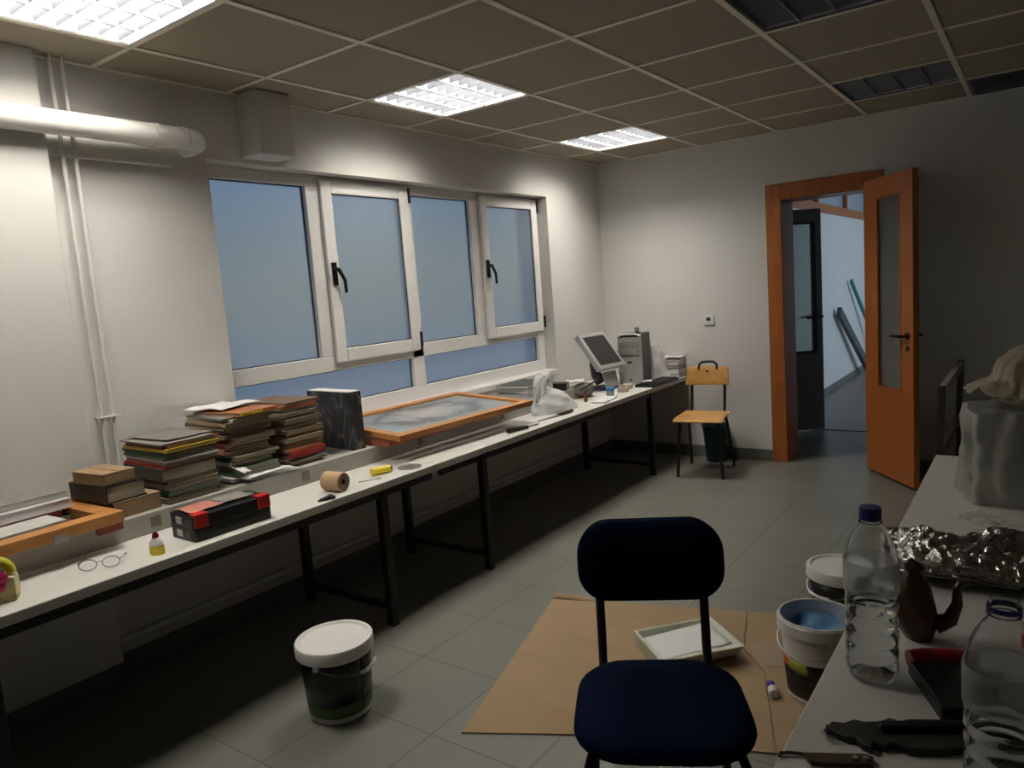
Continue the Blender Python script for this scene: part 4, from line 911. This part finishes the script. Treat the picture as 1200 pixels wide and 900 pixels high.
# ------------------------------------------------------------------ right table: bottles
def bottle(label, x, y, level, cap, rz=0, s=1.0):
    t = thing('water_bottle', label, 'bottle', (x, y, ZT), rz)
    prof = [(.036, .0), (.046, .004), (.052, .016)]
    z = .016
    for k in range(5):
        prof += [(.0530, z + .006), (.0530, z + .018), (.0490, z + .025), (.0530, z + .031)]; z += .031
    prof += [(.0530, z + .006), (.0545, z + .012), (.0545, z + .065), (.0530, z + .072), (.050, z + .086), (.041, z + .108), (.030, z + .126), (.0215, z + .136), (.0200, z + .142)]
    zt = z + .142
    prof += [(.0240, zt), (.0240, zt + .004), (.0195, zt + .005), (.0195, zt + .022)]
    prof = [(r * s, zz) for r, zz in prof]
    inner = [(max(.002, r - .0012), zz if i else .0015) for i, (r, zz) in enumerate(prof)]
    ring = prof + inner[::-1]
    g = G(); g.lathe(ring, 40, None, False, True)
    g.f.append(tuple(range(39, -1, -1))); g.m.append(0)
    g.obj('body', 'pet', t, smooth=50)
    w = [(r - .0024, zz) for r, zz in prof if .004 < zz < level]; w = [(w[0][0] * .8, .003)] + w + [(w[-1][0], level)]
    g = G(); g.lathe(w, 40, None, True, True); g.obj('water', 'water', t, smooth=50)
    zl = .016 + 5 * .031
    g = G(); g.lathe([(.0550 * s, zl + .008), (.0556 * s, zl + .013), (.0556 * s, zl + .064), (.0550 * s, zl + .069)], 40, None, False, False); g.obj('label', 'label_film', t, smooth=50, label='milky see-through label band')
    if cap:
        q = s; g = G(); g.lathe([(.0212 * q, zt + .005), (.0222 * q, zt + .006), (.0222 * q, zt + .026), (.0205 * q, zt + .029)], 28); g.obj('cap', 'blue_cap', t, smooth=40, label='blue screw cap')
        for k in range(0): pass
    else:
        g = G(); g.lathe([(r_ * s, z_) for r_, z_ in ((.0200, zt + .0055), (.0235, zt + .0055), (.0235, zt + .012), (.0200, zt + .012), (.0200, zt + .0055))], 28, None, False, False); g.obj('cap_ring', 'blue_cap', t, smooth=40, label='blue ring left on the neck')
    return t, zt
t1, zt1 = bottle('clear water bottle with blue cap near the corner of the right table', 2.842, .525, .165, True, 0, .90)
t2, zt2 = bottle('open clear water bottle without cap at the right edge of the photo', 3.066, .19, .155, False, 0, .90)

# foil
t = thing('foil_sheet', 'crumpled silver foil sheet on the right table behind the bottles', 'foil', (2.975, 1.17, ZT), radians(8))
def foil(u, v):
    x = (u - .5) * .42; y = (v - .5) * .30
    e = min(u, 1 - u, v, 1 - v)
    z = .030 + .045 * min(1, e * 6) + .024 * nz(x * 9 + 3, y * 9, 1) + .014 * nz(x * 26, y * 26, 4) + .010 * nz(x * 60, y * 60, 8)
    if v < .08: z = .035 + .02 * nz(x * 10, 3, 2)
    return (x + .03 * nz(x * 8, y * 8, 11), y + .03 * nz(x * 8, y * 8, 17) + .02 * cos(u * 7), max(.004, z))
g = G(); g.grid(foil, 70, 50); g.obj('sheet', 'foil', t, smooth=18, solid=.0008)
g = G(); g.grid(lambda u, v: ((u - .5) * .38, -.02 + (v - .5) * .24, max(.001, .012 + .012 * nz(u * 9, v * 7, 5))), 40, 26); g.obj('lower_fold', 'foil', t, smooth=18, solid=.0008)
# small clear crumple near the bag
t = thing('plastic_wrap', 'small crumpled clear plastic at the foot of the milky bag', 'wrapper', (2.975, 1.56, ZT), 0)
g = G(); g.grid(lambda u, v: ((u - .5) * .13, (v - .5) * .09, max(.002, .02 + .03 * nz(u * 4, v * 4, 3) + .012 * nz(u * 12, v * 12, 6))), 24, 18); g.obj('film', 'film_clear', t, smooth=20)
# brown jug with curved spout
t = thing('jug', 'dark glossy brown jug with an upright curved spout behind the capped bottle', 'jug', (2.900, .73, ZT), radians(20))
def body(u, v):
    a = 2 * pi * u; r = .041 * (sin(pi * min(1, .12 + v * .86)) ** .55) * (1 - .35 * v) * (1 + .16 * nz(cos(a) * 1.6, sin(a) * 1.6, v * 3))
    return (r * cos(a) * 1.15 - .015 * v, r * sin(a), .16 * v)
g = G(); g.grid(body, 32, 20, True); g.f += [tuple(range(31, -1, -1)), tuple(range(19 * 32, 20 * 32))]; g.m += [0, 0]; g.obj('body', 'brown_glaze', t, smooth=60)
g = G(); g.tube([(.025, -.01, .035), (.055, -.012, .05), (.068, -.012, .085), (.067, -.012, .115), (.075, -.012, .130), (.092, -.012, .132)], [.020, .016, .011, .009, .008, .004], 12); g.obj('spout', 'brown_glaze', t, smooth=60)
g = G(); g.lathe([(.026, .158), (.024, .164), (.010, .170), (.004, .176)], 20, Matrix.Translation((-.015, 0, 0))); g.obj('lid', 'brown_glaze', t, smooth=50)
# black case with red rim
t = thing('tool_case', 'black case with a red rim lying behind the open bottle', 'case', (2.985, .515, ZT), radians(26))
g = G(); g.prism(rrect(.115, .17, .012), 0, .028); g.obj('body', 'black', t, bevel=.004)
g = G(); g.tube([(-.05, .09, .022), (-.02, .094, .024), (.03, .094, .024), (.065, .085, .022)], .020, 12); g.obj('rim', 'red_dark', t, smooth=40, label='red rounded rim')
# crusted dark tool
t = thing('scraper', 'crusty black broad scraper lying across the right table between the bottles', 'tool', (2.915, .332, ZT), radians(29))
pts = [(-.115, .012), (-.112, .022), (-.107, .020), (-.100, .030), (-.08, .026), (-.06, .036), (-.045, .029), (-.02, .030), (.0, .040), (.015, .030), (.03, .036), (.10, .034), (.16, .03), (.16, -.045), (.10, -.040), (.05, -.050), (.0, -.048), (-.02, -.030), (-.035, -.040), (-.05, -.030), (-.06, -.046), (-.07, -.034), (-.075, -.018), (-.088, -.016), (-.100, -.006)]
g = G(); g.prism(pts, .0, .014); g.obj('blade', 'tool_dark', t, bevel=.003)
g = G(); g.box((.06, .004, .02), (.18, .018, .012)); g.obj('spine', 'black', t, bevel=.003)
g = G(); g.tube([(-.112, .016, .006), (-.122, .008, .008), (-.118, -.006, .008), (-.105, -.012, .006)], .0035, 8); g.obj('hook', 'steel', t, smooth=40)
t = thing('metal_file', 'flat rusty metal piece with a bent hook at the corner of the right table', 'tool', (2.846, .222, ZT), radians(27))
g = G(); g.prism([(-.05, -.012), (.045, -.016), (.052, .004), (.044, .012), (-.058, .012)], .001, .008); g.obj('blade', 'rust', t, bevel=.001)
g = G(); g.tube([(-.05, .010, .005), (-.075, .014, .005), (-.092, .012, .005), (-.094, .004, .005)], .003, 8); g.obj('hook', 'rust', t, smooth=40)
g = G(); g.cyl((.022, -.002, .007), (.022, -.002, .011), .005); g.cyl((.038, -.003, .007), (.038, -.003, .011), .005); g.obj('rivet', 'steel', t, smooth=40)
# red object at the right edge
t = thing('screwdriver', 'red handled tool at the right edge of the photo behind the open bottle', 'tool', (3.115, .80, ZT + .0215), radians(75))
g = G(); g.lathe([(.010, -.06), (.019, -.055), (.021, -.03), (.018, 0), (.021, .03), (.014, .045)], 16, Matrix.Rotation(pi / 2, 4, 'Y')); g.obj('handle', 'red', t, smooth=40)
g = G(); g.cyl((.045, 0, 0), (.16, 0, 0), .004); g.obj('shaft', 'steel', t, smooth=40)
# milky bag with beige cloth
t = thing('plastic_bag', 'tall milky plastic bag standing at the far end of the right table', 'bag', (3.09, 1.94, ZT), radians(12))
def mb(u, v):
    a = 2 * pi * u
    c, s_ = cos(a), sin(a); k = (abs(c) ** 4 + abs(s_) ** 4) ** (-.25)
    w = .205 * k * c; d = .16 * k * s_
    t_ = 1 - .05 * v - .25 * max(0, v - .85)
    fold = .022 * nz(a * 2.6, v * 1.0 + a * .3, 3) + .016 * nz(a * 6, v * 1.6, 7) + .010 * abs(nz(a * 9 + v * 4, v * 3 - a, 12))
    return ((w + fold * c * k) * t_, (d + fold * 1.3 * s_ * k) * t_, max(.001, .30 * v + .01 * nz(a * 3, v * 5, 2) * v))
g = G(); g.grid(mb, 160, 40, True); g.f += [tuple(range(159, -1, -1)), tuple(range(39 * 160, 40 * 160))]; g.m += [0, 0]; g.obj('body', 'bag_grey', t, smooth=60)
t = thing('cloth', 'crumpled beige cloth draped over the top of the milky bag', 'cloth', (3.10, 1.95, ZT), radians(12))
def cl(u, v):
    a = 2 * pi * u; r = v
    R_ = .05 + .0
    fl = 1 + .10 * nz(cos(a) * 2, sin(a) * 2, 3) + .06 * nz(cos(a) * 6, sin(a) * 6, 9)
    rr = .21 * v * fl
    z = (.39 + .11 * math.sqrt(max(0, 1 - (v / .62) ** 2)) if v < .62 else .39 - .09 * (v - .62)) + .012 * (v > .62) * nz(cos(a) * 3, sin(a) * 3, 5) + .020 * nz(rr * cos(a) * 13, rr * sin(a) * 13, 2) * (1 - .3 * v) + .014 * abs(nz(rr * cos(a) * 30, rr * sin(a) * 30, 6)) + .010 * nz(cos(a) * 7, sin(a) * 7, v * 5)
    return (rr * cos(a), rr * sin(a) * .85, z)
g = G(); g.grid(cl, 120, 40, True); g.obj('fabric', 'cloth_beige', t, smooth=60, solid=.004)
g = G(); g.lathe([(.11, .318), (.10, .34), (.06, .37), (.02, .38)], 24, None, True, True); g.obj('stuffing', 'cloth_beige', t, smooth=60)
# frame standing beyond the right table
t = thing('stretcher_frame', 'dark edged wooden stretcher standing on the floor beyond the right table', 'frame', (2.65, 4.10, 0), 0); t.rotation_euler = (0, radians(2.0), 0)
L, Ht = 1.20, .80
for b in ((-L / 2, -L / 2 + .03, 0, Ht), (L / 2 - .03, L / 2, 0, Ht)):
    g = G(); g.bb(-.018, .018, b[0], b[1], b[2], b[3]); g.obj('stile', 'brown_dark', t, bevel=.003)
for z0 in (Ht - .055, .39, .02):
    g = G(); g.bb(-.016, .016, -L / 2 + .03, L / 2 - .03, z0, z0 + .05); g.obj('crossbar', 'brown_dark' if z0 < .7 else 'panel_rose', t, bevel=.002)
g = G(); g.bb(-.012, -.006, -L / 2 + .03, L / 2 - .03, .07, .39); g.obj('board', 'panel_rose', t)

# ------------------------------------------------------------------ daylight, camera, colour
Wd = bpy.data.worlds.new('dusk_sky'); S.world = Wd; Wd.use_nodes = True
nt = Wd.node_tree; N = nt.nodes; L_ = nt.links
bg = N['Background']; tc = N.new('ShaderNodeTexCoord'); sp = N.new('ShaderNodeSeparateXYZ'); r = N.new('ShaderNodeValToRGB')
L_.new(tc.outputs['Generated'], sp.inputs['Vector'])
mr = N.new('ShaderNodeMapRange'); mr.inputs['From Min'].default_value = -.6; mr.inputs['From Max'].default_value = .8
L_.new(sp.outputs['Z'], mr.inputs['Value']); L_.new(mr.outputs['Result'], r.inputs['Fac'])
e = r.color_ramp.elements; e[0].position = .30; e[0].color = (.115, .175, .31, 1); e[1].position = .64; e[1].color = (.14, .26, .50, 1)
k = e.new(.45); k.color = (.235, .28, .268, 1)
L_.new(r.outputs['Color'], bg.inputs['Color']); bg.inputs['Strength'].default_value = 1.15
ld = bpy.data.lights.new('far_room_daylight', 'AREA'); ld.shape = 'RECTANGLE'; ld.size = 3.6; ld.size_y = 1.3; ld.energy = 75; ld.color = (.62, .80, 1.0)
lo = bpy.data.objects.new('far_room_daylight', ld); COL.objects.link(lo); lo.location = (5.15, 9.2, 1.6); lo.rotation_euler = (0, radians(90), 0)

cam = bpy.data.cameras.new('camera'); co = bpy.data.objects.new('camera', cam); COL.objects.link(co); S.camera = co
cam.sensor_fit = 'HORIZONTAL'; cam.sensor_width = 36; cam.lens = 36 * 857.8035 / 1200; cam.clip_start = .02
yaw, pit, rol = .6301, -.1262, -.0746
F = Vector((-sin(yaw) * cos(pit), cos(yaw) * cos(pit), sin(pit))); r_ = F.cross(Vector((0, 0, 1))).normalized(); u_ = r_.cross(F)
r2 = cos(rol) * r_ + sin(rol) * u_; u2 = -sin(rol) * r_ + cos(rol) * u_
mw = Matrix((r2, u2, -F)).transposed().to_4x4(); mw.translation = Vector((3.1006, -.9562, 1.4717)); co.matrix_world = mw
S.view_settings.view_transform = 'Standard'; S.view_settings.look = 'None'; S.view_settings.exposure = 0.12; S.view_settings.gamma = 1.0; S.view_settings.use_curve_mapping = False
S.cycles.use_denoising = True
